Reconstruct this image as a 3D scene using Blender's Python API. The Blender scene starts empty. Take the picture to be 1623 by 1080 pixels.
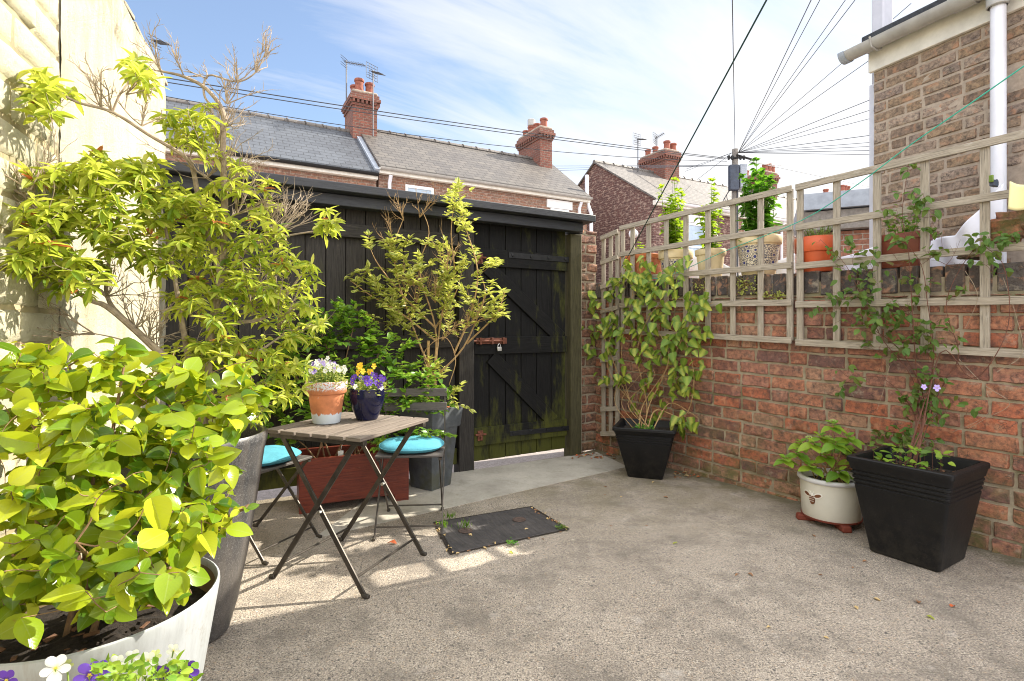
import bpy, math, random
import numpy as np
from mathutils import Vector, noise as mnoise

random.seed(7)
RNG = np.random.default_rng(11)
scene = bpy.context.scene
COL = scene.collection
R = math.radians

# ------------------------------------------------------------------ camera model used to turn sight lines plus distances into metres
F, CX, CY, H = 850.0, 811.5, 520.0, 1.18


def at(px, py, Y):
    return np.array(((px - CX) / F * Y, Y, H + (CY - py) / F * Y))


def on_ground(px, py, z=0.0):
    return at(px, py, F * (H - z) / (py - CY))


# ------------------------------------------------------------------ node helpers
def nd(nt, typ, ins=None, **props):
    n = nt.nodes.new(typ)
    for k, v in props.items():
        setattr(n, k, v)
    for k, v in (ins or {}).items():
        s = n.inputs[k]
        if isinstance(v, bpy.types.NodeSocket):
            nt.links.new(v, s)
        else:
            if s.type == 'RGBA' and not isinstance(v, (int, float)) and len(v) == 3:
                v = (*v, 1)
            s.default_value = v
    return n


def noise(nt, vec, scale, detail=4, rough=.6, dist=0.0):
    return nd(nt, 'ShaderNodeTexNoise', {'Vector': vec, 'Scale': scale, 'Detail': detail, 'Roughness': rough, 'Distortion': dist}).outputs['Fac']


def voro(nt, vec, scale, out='Distance', feature='F1'):
    return nd(nt, 'ShaderNodeTexVoronoi', {'Vector': vec, 'Scale': scale}, feature=feature).outputs[out]


def ramp(nt, fac, stops, interp='LINEAR'):
    n = nd(nt, 'ShaderNodeValToRGB', {'Fac': fac})
    e = n.color_ramp.elements
    n.color_ramp.interpolation = interp
    while len(e) < len(stops):
        e.new(.5)
    for el, (p, c) in zip(e, stops):
        el.position = p
        el.color = (c, c, c, 1) if isinstance(c, (int, float)) else (*c, 1)
    return n.outputs['Color']


def mixc(nt, fac, a, b, blend='MIX'):
    n = nd(nt, 'ShaderNodeMix', None, data_type='RGBA', blend_type=blend)
    for i, v in ((0, fac), (6, a), (7, b)):
        if isinstance(v, bpy.types.NodeSocket):
            nt.links.new(v, n.inputs[i])
        else:
            n.inputs[i].default_value = v if i == 0 else ((*v, 1) if len(v) == 3 else v)
    return n.outputs[2]


def mth(nt, op, a, b=0.0, c=0.0):
    return nd(nt, 'ShaderNodeMath', {0: a, 1: b, 2: c}, operation=op).outputs[0]


def bump(nt, h, strength=.4, dist=.01):
    return nd(nt, 'ShaderNodeBump', {'Height': h, 'Strength': strength, 'Distance': dist}).outputs['Normal']


def objco(nt):
    return nd(nt, 'ShaderNodeTexCoord').outputs['Object']


def uvco(nt):
    return nd(nt, 'ShaderNodeTexCoord').outputs['UV']


def scl(nt, vec, s):
    return nd(nt, 'ShaderNodeVectorMath', {0: vec, 1: s}, operation='MULTIPLY').outputs[0]


def island(nt):
    return nd(nt, 'ShaderNodeNewGeometry').outputs['Random Per Island']


def sepz(nt, vec):
    return nd(nt, 'ShaderNodeSeparateXYZ', {0: vec}).outputs


MATS = {}


def mk(name, fn):
    m = bpy.data.materials.new(name)
    m.use_nodes = True
    nt = m.node_tree
    b = nt.nodes['Principled BSDF']
    for k, v in fn(nt).items():
        s = b.inputs[k]
        if isinstance(v, bpy.types.NodeSocket):
            nt.links.new(v, s)
        else:
            s.default_value = (*v, 1) if (s.type == 'RGBA' and len(v) == 3) else v
    MATS[name] = m
    return m


def vary(nt, c, amt=.25, scale=6.0, vec=None):
    """a base colour with soft blotches"""
    f = noise(nt, vec or objco(nt), scale, 5)
    d = tuple(x * (1 - amt) for x in c)
    l = tuple(min(1, x * (1 + amt)) for x in c)
    return ramp(nt, f, [(.3, d), (.7, l)])


# -- masonry
def m_brick(cols, mossy=.0, scale=1.0, soot=.35):
    def fn(nt):
        o = objco(nt)
        r = island(nt)
        n = len(cols)
        base = ramp(nt, r, [(i / n, c) for i, c in enumerate(cols)], 'CONSTANT')
        big = noise(nt, o, 5 * scale, 6, .65)
        fine = noise(nt, o, 34 * scale, 5, .75)
        base = mixc(nt, ramp(nt, fine, [(.34, .8), (.6, 0.0)]), base, (.05, .036, .032))
        base = mixc(nt, ramp(nt, noise(nt, o, 17 * scale, 4, .6, .6), [(.54, 0.0), (.68, .65)]), base, (.46, .24, .14))
        base = mixc(nt, ramp(nt, big, [(.5, 0.0), (.75, soot)]), base, (.06, .05, .045))
        base = mixc(nt, ramp(nt, noise(nt, o, 11 * scale, 6, .7), [(.58, 0.0), (.7, .55)]), base, (.42, .36, .27))
        ck = voro(nt, nd(nt, 'ShaderNodeVectorMath', {0: o, 1: scl(nt, nd(nt, 'ShaderNodeTexNoise', {'Vector': o, 'Scale': 20.0, 'Detail': 4.0}).outputs['Color'], (.12, .12, .12))}, operation='ADD').outputs[0], 13 * scale, 'Distance', 'DISTANCE_TO_EDGE')
        base = mixc(nt, mth(nt, 'MULTIPLY', ramp(nt, ck, [(.0, 1.0), (.035, 0.0)]), ramp(nt, noise(nt, o, 8), [(.5, 0.0), (.6, .8)])), base, (.04, .03, .027))
        if mossy:
            z = sepz(nt, o)[2]
            g = mth(nt, 'MULTIPLY', ramp(nt, z, [(0.0, 1.0), (.7, 0.0)]), ramp(nt, noise(nt, o, 7, 5, .7), [(.42, 0.0), (.62, 1.0)]))
            base = mixc(nt, mth(nt, 'MULTIPLY', g, mossy), base, (.1, .1, .03))
        return {'Base Color': base, 'Roughness': .9, 'Normal': bump(nt, mixc(nt, .5, fine, noise(nt, o, 120 * scale, 3)), 1.0, .009)}
    return fn


mk('old_brick', m_brick([(.33, .125, .07), (.44, .18, .1), (.27, .11, .075), (.38, .175, .11), (.44, .14, .07), (.21, .1, .08), (.42, .23, .145), (.32, .15, .1), (.38, .17, .115)], .85, 1.0, .45))
mk('house_brick', m_brick([(.33, .235, .16), (.25, .175, .125), (.37, .275, .21), (.3, .225, .18), (.33, .225, .14), (.4, .305, .235)], 0, 1.0, .2))
mk('stone_brick', m_brick([(.3, .13, .075), (.26, .16, .1), (.34, .17, .1), (.22, .11, .075)], .3))
mk('blue_brick', m_brick([(.07, .065, .065), (.12, .105, .095), (.09, .07, .06), (.16, .12, .09)], 0, 1, .3))


def f_mortar(nt):
    o = objco(nt)
    c = ramp(nt, noise(nt, o, 9, 6, .7), [(.3, (.22, .18, .12)), (.7, (.42, .355, .26))])
    c = mixc(nt, ramp(nt, noise(nt, o, 4, 4), [(.5, 0.0), (.65, .6)]), c, (.12, .12, .05))
    return {'Base Color': c, 'Roughness': .95, 'Normal': bump(nt, noise(nt, o, 90, 4, .7), .8, .006)}


mk('mortar', f_mortar)
mk('pale_mortar', lambda nt: {'Base Color': vary(nt, (.36, .29, .23), .2, 30), 'Roughness': .95, 'Normal': bump(nt, noise(nt, objco(nt), 90, 4), .5, .004)})


def f_cream_brick(nt):
    o = objco(nt)
    c = mixc(nt, ramp(nt, noise(nt, o, 6, 6, .7), [(.55, 0.0), (.72, .5)]), (.6, .55, .39), (.36, .3, .17))
    c = mixc(nt, ramp(nt, noise(nt, o, 28, 5, .75), [(.58, 0.0), (.7, .6)]), c, (.22, .18, .09))
    return {'Base Color': c, 'Roughness': .85, 'Normal': bump(nt, noise(nt, o, 55, 7, .8), 1.0, .012)}


def f_render(nt):
    o = objco(nt)
    c = mixc(nt, ramp(nt, noise(nt, scl(nt, o, (3, 3, .7)), 2.2, 6, .7), [(.42, 0.0), (.7, .75)]), (.6, .55, .41), (.36, .31, .2))
    sp = mth(nt, 'MULTIPLY', ramp(nt, voro(nt, o, 46), [(.1, 1.0), (.24, 0.0)]), ramp(nt, noise(nt, o, 3.2, 5, .7), [(.48, 0.0), (.62, 1.0)]))
    c = mixc(nt, mth(nt, 'MULTIPLY', sp, .7), c, (.3, .25, .15))
    z = sepz(nt, o)[2]
    top = mth(nt, 'MULTIPLY', ramp(nt, mth(nt, 'MULTIPLY_ADD', z, 1 / 3.0, 0.0), [(.76, 0.0), (.95, 1.0)]), ramp(nt, noise(nt, scl(nt, o, (9, 9, 2)), 1.6, 6, .75), [(.45, 0.0), (.6, .8)]))
    c = mixc(nt, top, c, (.22, .18, .12))
    return {'Base Color': c, 'Roughness': .9, 'Normal': bump(nt, noise(nt, o, 48, 8, .8), 1.0, .014)}


mk('cream_brick', f_cream_brick)
mk('cream_render', f_render)
mk('cream_joint', lambda nt: {'Base Color': vary(nt, (.36, .3, .18), .5, 5), 'Roughness': .95, 'Normal': bump(nt, noise(nt, objco(nt), 60, 5), .5, .006)})


def m_texbrick(c1, c2, mortar, patch, bw=.225, bh=.075, speck=0.0):
    def fn(nt):
        u = uvco(nt)
        t = nd(nt, 'ShaderNodeTexBrick', {'Vector': u, 'Color1': c1, 'Color2': c2, 'Mortar': mortar, 'Scale': 1.0, 'Mortar Size': .008, 'Mortar Smooth': .3,
                                          'Bias': .0, 'Brick Width': bw, 'Row Height': bh})
        c = t.outputs['Color']
        c = mixc(nt, ramp(nt, noise(nt, u, 3, 6, .7), [(.45, 0.0), (.7, .6)]), c, patch)
        if speck:
            v = noise(nt, scl(nt, u, (1, 2.2, 1)), 6.5, 3, .6)
            c = mixc(nt, mth(nt, 'MULTIPLY', ramp(nt, v, [(.52, 0.0), (.6, 1.0)]), speck), c, (.46, .33, .26))
        c = mixc(nt, ramp(nt, noise(nt, u, 22, 4, .7), [(.35, .55), (.6, 0.0)]), c, (.05, .035, .03))
        return {'Base Color': c, 'Roughness': .9, 'Normal': bump(nt, mth(nt, 'ADD', mth(nt, 'MULTIPLY', t.outputs['Fac'], -1.0), mth(nt, 'MULTIPLY', noise(nt, u, 40, 3), .6)), .7, .012)}
    return fn


mk('terrace_brick', m_texbrick((.33, .15, .09), (.2, .11, .085), (.36, .3, .24), (.3, .2, .13), speck=.5))
mk('gable_brick', m_texbrick((.14, .06, .05), (.1, .045, .042), (.25, .18, .15), (.17, .075, .06), speck=.75))
mk('chimney_brick', m_texbrick((.29, .095, .06), (.19, .065, .046), (.27, .2, .155), (.13, .065, .05)))
mk('far_brick', m_texbrick((.36, .15, .09), (.28, .12, .08), (.42, .36, .3), (.3, .14, .09)))


def m_slate(c1, c2, patch, w=.26, h=.19):
    def fn(nt):
        u = uvco(nt)
        t = nd(nt, 'ShaderNodeTexBrick', {'Vector': u, 'Color1': c1, 'Color2': c2, 'Mortar': tuple(x * .35 for x in c2), 'Scale': 1.0, 'Mortar Size': .009, 'Mortar Smooth': .4,
                                          'Brick Width': w, 'Row Height': h})
        v = sepz(nt, u)[1]
        saw = mth(nt, 'FRACT', mth(nt, 'DIVIDE', v, h))
        c = mixc(nt, ramp(nt, noise(nt, u, .9, 7, .7), [(.5, 0.0), (.68, .8)]), t.outputs['Color'], patch)
        c = mixc(nt, ramp(nt, noise(nt, u, 9, 5, .75), [(.5, 0.0), (.75, .5)]), c, tuple(min(1, x * 1.6) for x in c1))
        return {'Base Color': c, 'Roughness': .6, 'Normal': bump(nt, mth(nt, 'SUBTRACT', mth(nt, 'MULTIPLY', saw, -1.0), mth(nt, 'MULTIPLY', t.outputs['Fac'], .8)), .9, .03)}
    return fn


mk('blue_slate', m_slate((.06, .068, .082), (.04, .045, .056), (.072, .08, .095)))
mk('grey_slate', m_slate((.1, .086, .073), (.058, .05, .045), (.045, .037, .034)))
mk('old_slate', m_slate((.145, .126, .11), (.1, .088, .079), (.09, .078, .07)))


# -- ground
def f_aggregate(nt):
    o = objco(nt)
    big = noise(nt, o, 1.3, 6, .65)
    base = ramp(nt, big, [(.3, (.27, .226, .178)), (.5, (.385, .326, .26)), (.72, (.5, .43, .35))])
    base = mixc(nt, ramp(nt, noise(nt, o, 45, 5, .7), [(.35, .5), (.6, 0.0)]), base, (.19, .165, .14))
    ws = nd(nt, 'ShaderNodeVectorMath', {0: o, 1: scl(nt, nd(nt, 'ShaderNodeTexNoise', {'Vector': o, 'Scale': 95.0, 'Detail': 4.0}).outputs['Color'], (.022, .022, .022))}, operation='ADD').outputs[0]
    v1 = nd(nt, 'ShaderNodeTexVoronoi', {'Vector': ws, 'Scale': 120.0})
    rnd = sepz(nt, v1.outputs['Color'])
    peb = mth(nt, 'MULTIPLY', mth(nt, 'GREATER_THAN', rnd[0], .38), ramp(nt, v1.outputs['Distance'], [(.36, 1.0), (.5, 0.0)]))
    pc = ramp(nt, rnd[1], [(0, (.045, .04, .04)), (.24, (.13, .11, .095)), (.42, (.46, .37, .27)), (.66, (.22, .18, .15)), (.84, (.6, .53, .44)), (.93, (.42, .28, .17))], 'CONSTANT')
    base = mixc(nt, mth(nt, 'MULTIPLY', peb, .8), base, pc)
    gr = noise(nt, o, 150, 5, .8)
    base = mixc(nt, ramp(nt, gr, [(.38, 1.0), (.5, 0.0)]), base, (.075, .064, .054))
    base = mixc(nt, ramp(nt, gr, [(.53, 0.0), (.63, .75)]), base, (.7, .61, .5))
    v2 = nd(nt, 'ShaderNodeTexVoronoi', {'Vector': ws, 'Scale': 48.0})
    r2 = sepz(nt, v2.outputs['Color'])
    p2 = mth(nt, 'MULTIPLY', mth(nt, 'GREATER_THAN', r2[0], .83), ramp(nt, v2.outputs['Distance'], [(.22, 1.0), (.34, 0.0)]))
    base = mixc(nt, mth(nt, 'MULTIPLY', p2, .8), base, ramp(nt, r2[1], [(0, (.06, .055, .052)), (.45, (.3, .23, .17)), (.65, (.09, .08, .075)), (.92, (.55, .5, .42))], 'CONSTANT'))
    st = ramp(nt, noise(nt, o, 3.1, 6, .75), [(.47, 0.0), (.66, .7)])
    base = mixc(nt, st, base, (.13, .112, .092))
    lite = ramp(nt, noise(nt, nd(nt, 'ShaderNodeVectorMath', {0: o, 1: (5, 3, 1)}, operation='ADD').outputs[0], 4.5, 4, .6), [(.66, 0.0), (.74, .45)])
    base = mixc(nt, lite, base, (.5, .46, .41))
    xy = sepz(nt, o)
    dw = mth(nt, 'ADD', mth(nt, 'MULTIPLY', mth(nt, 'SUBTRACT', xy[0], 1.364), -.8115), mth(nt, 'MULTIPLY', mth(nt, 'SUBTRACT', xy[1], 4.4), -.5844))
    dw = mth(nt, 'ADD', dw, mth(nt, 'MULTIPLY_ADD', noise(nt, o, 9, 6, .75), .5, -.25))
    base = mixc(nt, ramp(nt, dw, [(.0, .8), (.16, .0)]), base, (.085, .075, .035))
    # algae: greener towards the far corner by the wall and under the pots
    al = mth(nt, 'MULTIPLY', ramp(nt, mth(nt, 'MULTIPLY', sepz(nt, o)[1], .2), [(.58, 0.0), (.8, 1.0)]), ramp(nt, noise(nt, o, 4, 5, .7), [(.35, 0.0), (.6, .6)]))
    base = mixc(nt, al, base, (.15, .125, .06))
    cr = voro(nt, nd(nt, 'ShaderNodeVectorMath', {0: o, 1: scl(nt, nd(nt, 'ShaderNodeTexNoise', {'Vector': o, 'Scale': 3.0, 'Detail': 6.0}).outputs['Color'], (.5, .5, .5))}, operation='ADD').outputs[0], .42, 'Distance', 'DISTANCE_TO_EDGE')
    base = mixc(nt, mth(nt, 'MULTIPLY', ramp(nt, cr, [(.0, 1.0), (.004, 0.0)]), ramp(nt, noise(nt, o, 1.7), [(.45, 0.0), (.6, .55)])), base, (.1, .085, .07))
    h = mth(nt, 'ADD', mth(nt, 'MULTIPLY', v1.outputs['Distance'], -.9), noise(nt, o, 55, 5, .7))
    return {'Base Color': base, 'Roughness': .9, 'Normal': bump(nt, h, .55, .006)}


mk('aggregate', f_aggregate)


def f_smooth_concrete(nt):
    o = objco(nt)
    c = ramp(nt, noise(nt, o, 2.2, 6, .7), [(.3, (.3, .275, .23)), (.7, (.52, .48, .41))])
    c = mixc(nt, ramp(nt, noise(nt, o, 60, 4, .7), [(.55, 0.0), (.75, .5)]), c, (.16, .15, .12))
    c = mixc(nt, ramp(nt, noise(nt, o, 6, 6, .75), [(.55, 0.0), (.7, .5)]), c, (.2, .19, .13))
    return {'Base Color': c, 'Roughness': .9, 'Normal': bump(nt, noise(nt, o, 70, 5, .7), .4, .004)}


mk('smooth_concrete', f_smooth_concrete)


def f_asphalt(nt):
    o = objco(nt)
    c = ramp(nt, noise(nt, o, 30, 5, .7), [(.3, (.28, .24, .22)), (.7, (.46, .4, .37))])
    c = mixc(nt, ramp(nt, noise(nt, o, 160, 2, .7), [(.4, .6), (.6, 0.0)]), c, (.14, .12, .115))
    return {'Base Color': c, 'Roughness': .95, 'Normal': bump(nt, noise(nt, o, 120, 3), .5, .005)}


mk('alley_surface', f_asphalt)


def f_soil(nt):
    o = objco(nt)
    c = ramp(nt, noise(nt, o, 60, 6, .75), [(.35, (.012, .009, .007)), (.62, (.05, .036, .026)), (.8, (.14, .1, .07))])
    return {'Base Color': c, 'Roughness': 1.0, 'Normal': bump(nt, noise(nt, o, 70, 6, .8), 1.0, .02)}


mk('soil', f_soil)


# -- timber
def m_wood(c1, c2, algae=0.0, rough=.75, scale=1.0, agree=None, worn=None, spec=.4):
    def fn(nt):
        u = uvco(nt)
        g = noise(nt, scl(nt, u, (1.6 * scale, 26 * scale, 1)), 4, 7, .7, .4)
        c = ramp(nt, g, [(.3, c1), (.7, c2)])
        c = mixc(nt, ramp(nt, noise(nt, scl(nt, u, (4, 120, 1)), 2, 3), [(.36, .6), (.46, 0.0)]), c, tuple(x * .35 for x in c1))
        if worn:
            c = mixc(nt, ramp(nt, noise(nt, scl(nt, u, (2, 6, 1)), 5, 7, .75), [(.58, 0.0), (.72, .6)]), c, worn)
        if algae:
            o = objco(nt)
            w = noise(nt, scl(nt, o, (2.2, 1, .55)), 4.2, 7, .75)
            if agree:
                xs = sepz(nt, o)
                k = mth(nt, 'ADD', ramp(nt, mth(nt, 'MULTIPLY', xs[2], .5), [(.05, .26), (.3, 0.0)]), ramp(nt, mth(nt, 'ADD', xs[0], 1.0), [(.7, 0.0), (.95, .15)]))
                w = mth(nt, 'ADD', w, k)
            c = mixc(nt, ramp(nt, w, [(.57, 0.0), (.76, algae)]), c, (.1, .105, .014))
        return {'Base Color': c, 'Roughness': rough, 'Specular IOR Level': spec, 'Normal': bump(nt, g, .45, .004)}
    return fn


mk('black_timber', m_wood((.016, .0145, .0135), (.05, .044, .038), .2, .65, worn=(.085, .07, .055), spec=.2))
mk('gate_timber', m_wood((.005, .005, .0052), (.014, .0135, .0135), .5, .65, agree=True, spec=.15, worn=(.025, .022, .018)))
mk('beam_timber', m_wood((.016, .017, .021), (.036, .038, .045), .15, .5))
mk('post_timber', m_wood((.035, .032, .018), (.085, .075, .038), .8, .85, spec=.2))
mk('grey_timber', m_wood((.23, .195, .15), (.46, .4, .32), .25, .85, worn=(.56, .52, .46)))
mk('table_timber', m_wood((.1, .078, .062), (.22, .18, .145), 0, .8))
mk('chair_timber', m_wood((.06, .052, .047), (.11, .095, .085), 0, .6))
mk('red_timber', m_wood((.09, .013, .005), (.19, .032, .011), 0, .5, .8, worn=(.2, .06, .03)))


# -- plain things
def plain(name, c, rough=.5, metal=0.0, amt=.18, scale=9, bmp=.0, spec=.5):
    def fn(nt):
        d = {'Base Color': vary(nt, c, amt, scale), 'Roughness': rough, 'Metallic': metal, 'Specular IOR Level': spec}
        if bmp:
            d['Normal'] = bump(nt, noise(nt, objco(nt), 60, 5, .7), bmp, .004)
        return d
    return mk(name, fn)


plain('white_plastic', (.72, .72, .78), .4, amt=.06)
plain('duct_grey', (.47, .47, .53), .4, amt=.08)
plain('grey_plastic', (.36, .345, .32), .45, amt=.15)
plain('dull_white', (.7, .67, .6), .6, amt=.15)
plain('white_frame', (.8, .8, .8), .4, amt=.05)
plain('black_plastic', (.006, .006, .006), .45, amt=.3, bmp=.15, spec=.3)
plain('dark_plastic', (.005, .005, .006), .5, amt=.3, bmp=.3, spec=.3)
plain('metal_dark', (.07, .06, .05), .45, .6, amt=.35, scale=25)
plain('iron_black', (.012, .012, .013), .5, .3, amt=.4, scale=30)
plain('eye_rust', (.07, .045, .035), .9, amt=.5, scale=60)
plain('rust', (.13, .04, .02), .8, 0, amt=.5, scale=50, bmp=.4)
plain('steel', (.6, .6, .58), .35, 1.0)
plain('aerial_metal', (.13, .13, .14), .5, .7)
plain('lead', (.3, .33, .38), .5, .1)
plain('terracotta', (.5, .17, .07), .8, amt=.2, bmp=.15)
plain('orange_plastic', (.56, .1, .03), .45, amt=.1)
plain('brown_plastic', (.2, .05, .025), .5, amt=.15)
plain('pot_red', (.17, .032, .016), .8, amt=.25)
plain('chimney_clay', (.25, .08, .05), .85, amt=.35, scale=12)
plain('cap_mortar', (.3, .24, .19), .95, amt=.4, scale=14, bmp=.5)
plain('blue_glaze', (.007, .008, .03), .08, amt=.4, scale=14)
plain('ceramic_white', (.62, .6, .53), .35, amt=.06)
plain('ceramic_rim', (.55, .55, .58), .35, amt=.06)
plain('cream_pot', (.66, .54, .33), .6, amt=.12)
plain('turquoise', (.075, .265, .335), .95, amt=.14, scale=14, bmp=.5, spec=.15)
plain('cloth_white', (.82, .82, .9), .9, amt=.03)
plain('cloth_yellow', (.8, .74, .4), .9, amt=.06)
plain('line_green', (.02, .36, .25), .5, amt=.1)
plain('line_dark', (.012, .05, .045), .5, amt=.1)
plain('cable', (.035, .037, .045), .6, amt=.1)
plain('cable_pale', (.1, .11, .13), .6, amt=.1)
plain('pole_wood', (.21, .19, .17), .9, amt=.3, scale=20)
plain('navy_box', (.035, .045, .07), .5, amt=.3)
plain('felt', (.035, .038, .045), .95, amt=.4, scale=40, bmp=.6)
plain('stem_brown', (.2, .12, .06), .85, amt=.4, scale=40, bmp=.4)
plain('stem_grey', (.3, .235, .165), .85, amt=.35, scale=40, bmp=.4)
plain('stem_tan', (.36, .23, .1), .8, amt=.35, scale=40)
plain('stem_red', (.13, .05, .03), .8, amt=.35, scale=40)
plain('stem_green', (.16, .24, .04), .7, amt=.3, scale=40)
plain('cane', (.42, .27, .1), .7, amt=.2, scale=60)
plain('bark_chip', (.13, .065, .035), .9, amt=.5, scale=60)
plain('dead_leaf', (.26, .13, .06), .8, amt=.5, scale=60)
plain('straw_leaf', (.5, .36, .17), .8, amt=.4, scale=60)
plain('red_leaf', (.5, .11, .03), .7, amt=.3, scale=60)
plain('tag_white', (.75, .73, .68), .6, amt=.05)
plain('bee_brown', (.16, .06, .025), .45, amt=.3)
plain('window_glass', (.33, .42, .52), .12, amt=.25, scale=1.5, spec=.8)
plain('far_white', (.72, .72, .72), .7, amt=.08)
plain('dark_gap', (.008, .008, .008), .95)


def f_scuffed(nt):
    o = objco(nt)
    c = vary(nt, (.006, .006, .007), .3)
    c = mixc(nt, ramp(nt, noise(nt, o, 130, 3, .7), [(.66, 0.0), (.74, .5)]), c, (.09, .085, .08))
    low = mth(nt, 'MULTIPLY', ramp(nt, sepz(nt, o)[2], [(.0, .8), (.3, 0.0)]), ramp(nt, noise(nt, o, 14, 6, .75), [(.42, 0.0), (.65, .5)]))
    c = mixc(nt, low, c, (.06, .052, .04))
    c = mixc(nt, ramp(nt, noise(nt, scl(nt, o, (3, 3, 30)), 3, 4, .6), [(.7, 0.0), (.76, .35)]), c, (.1, .1, .1))
    return {'Base Color': c, 'Roughness': .5, 'Specular IOR Level': .3, 'Normal': bump(nt, noise(nt, o, 60, 5, .7), .3, .004)}


mk('dark_plastic', f_scuffed)
mk('black_plastic', f_scuffed)


def f_planter(nt):
    o = objco(nt)
    c = ramp(nt, noise(nt, scl(nt, o, (7, 7, .9)), 1.5, 6, .7), [(.3, (.22, .23, .22)), (.6, (.36, .38, .39)), (.8, (.25, .22, .16))])
    c = mixc(nt, ramp(nt, noise(nt, o, 15, 6, .75), [(.58, 0.0), (.72, .6)]), c, (.2, .165, .1))
    return {'Base Color': c, 'Roughness': .55, 'Normal': bump(nt, noise(nt, o, 40, 5), .12, .004)}


mk('zinc_planter', f_planter)
plain('planter_inside', (.2, .14, .07), .8, amt=.3)


def f_granite(nt):
    o = objco(nt)
    c = ramp(nt, noise(nt, o, 190, 3, .75), [(.3, (.012, .012, .013)), (.52, (.045, .045, .047)), (.62, (.11, .11, .11)), (.75, (.3, .29, .28))])
    c = mixc(nt, ramp(nt, noise(nt, scl(nt, o, (6, 6, 1)), 1.5, 5, .7), [(.45, 0.0), (.7, .45)]), c, (.2, .17, .14))
    return {'Base Color': c, 'Roughness': .42, 'Normal': bump(nt, noise(nt, o, 120, 3), .15, .003)}


mk('granite', f_granite)


def f_greyplanter(nt):
    o = objco(nt)
    c = ramp(nt, noise(nt, o, 7, 7, .7, .5), [(.3, (.05, .056, .062)), (.6, (.11, .122, .134)), (.8, (.18, .19, .2))])
    c = mixc(nt, mth(nt, 'MULTIPLY', ramp(nt, sepz(nt, o)[2], [(.1, 1.0), (.5, 0.0)]), ramp(nt, noise(nt, o, 8, 5), [(.45, 0.0), (.6, .6)])), c, (.075, .075, .03))
    return {'Base Color': c, 'Roughness': .65, 'Normal': bump(nt, noise(nt, o, 30, 5), .2, .004)}


mk('slate_planter', f_greyplanter)


def f_painted_pot(nt):
    o = objco(nt)
    z = sepz(nt, o)[2]
    n = noise(nt, o, 75, 5, .75)
    zz = mth(nt, 'ADD', z, mth(nt, 'MULTIPLY_ADD', n, .05, -.025))
    zb = mth(nt, 'ADD', z, mth(nt, 'MULTIPLY_ADD', noise(nt, scl(nt, o, (1, 1, .25)), 60, 3, .7), .05, -.025))
    low = ramp(nt, zb, [(.047, 1.0), (.051, 0.0)])
    hi = mth(nt, 'MULTIPLY', ramp(nt, zz, [(.163, 0.0), (.172, 1.0)]), ramp(nt, noise(nt, o, 120, 3, .7), [(.43, 0.0), (.5, .85)]))
    c = vary(nt, (.52, .19, .08), .25, 16)
    c = mixc(nt, mth(nt, 'MAXIMUM', low, hi), c, (.62, .68, .72))
    c = mixc(nt, ramp(nt, noise(nt, o, 30, 5, .7), [(.68, 0.0), (.72, .8)]), c, (.62, .6, .56))
    return {'Base Color': c, 'Roughness': .8, 'Normal': bump(nt, n, .2, .003)}


mk('painted_pot', f_painted_pot)


def f_mosaic(nt):
    o = objco(nt)
    v = nd(nt, 'ShaderNodeTexVoronoi', {'Vector': o, 'Scale': 24.0, 'Randomness': .35})
    e = voro(nt, o, 70, 'Distance', 'DISTANCE_TO_EDGE')
    c = ramp(nt, e, [(.06, (.06, .06, .09)), (.14, (.6, .52, .38))])
    ring = ramp(nt, v.outputs['Distance'], [(.26, (.02, .025, .15)), (.3, (.62, .54, .4)), (.38, (.62, .54, .4)), (.41, (.12, .1, .08))])
    c = mixc(nt, ramp(nt, v.outputs['Distance'], [(.42, 1.0), (.46, 0.0)]), c, ring)
    return {'Base Color': c, 'Roughness': .4}


mk('mosaic_band', f_mosaic)


def f_checker_plate(nt):
    o = objco(nt)
    c = ramp(nt, noise(nt, o, 8, 6, .7), [(.3, (.03, .027, .027)), (.7, (.075, .066, .062))])
    w = nd(nt, 'ShaderNodeTexVoronoi', {'Vector': scl(nt, o, (1, 2.3, 1)), 'Scale': 26.0, 'Randomness': .25}).outputs['Distance']
    c = mixc(nt, ramp(nt, noise(nt, o, 70, 4), [(.6, 0.0), (.75, .5)]), c, (.16, .12, .085))
    return {'Base Color': c, 'Roughness': .7, 'Normal': bump(nt, ramp(nt, w, [(.15, 1.0), (.4, 0.0)]), .9, .006)}


mk('cast_iron', f_checker_plate)


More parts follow.
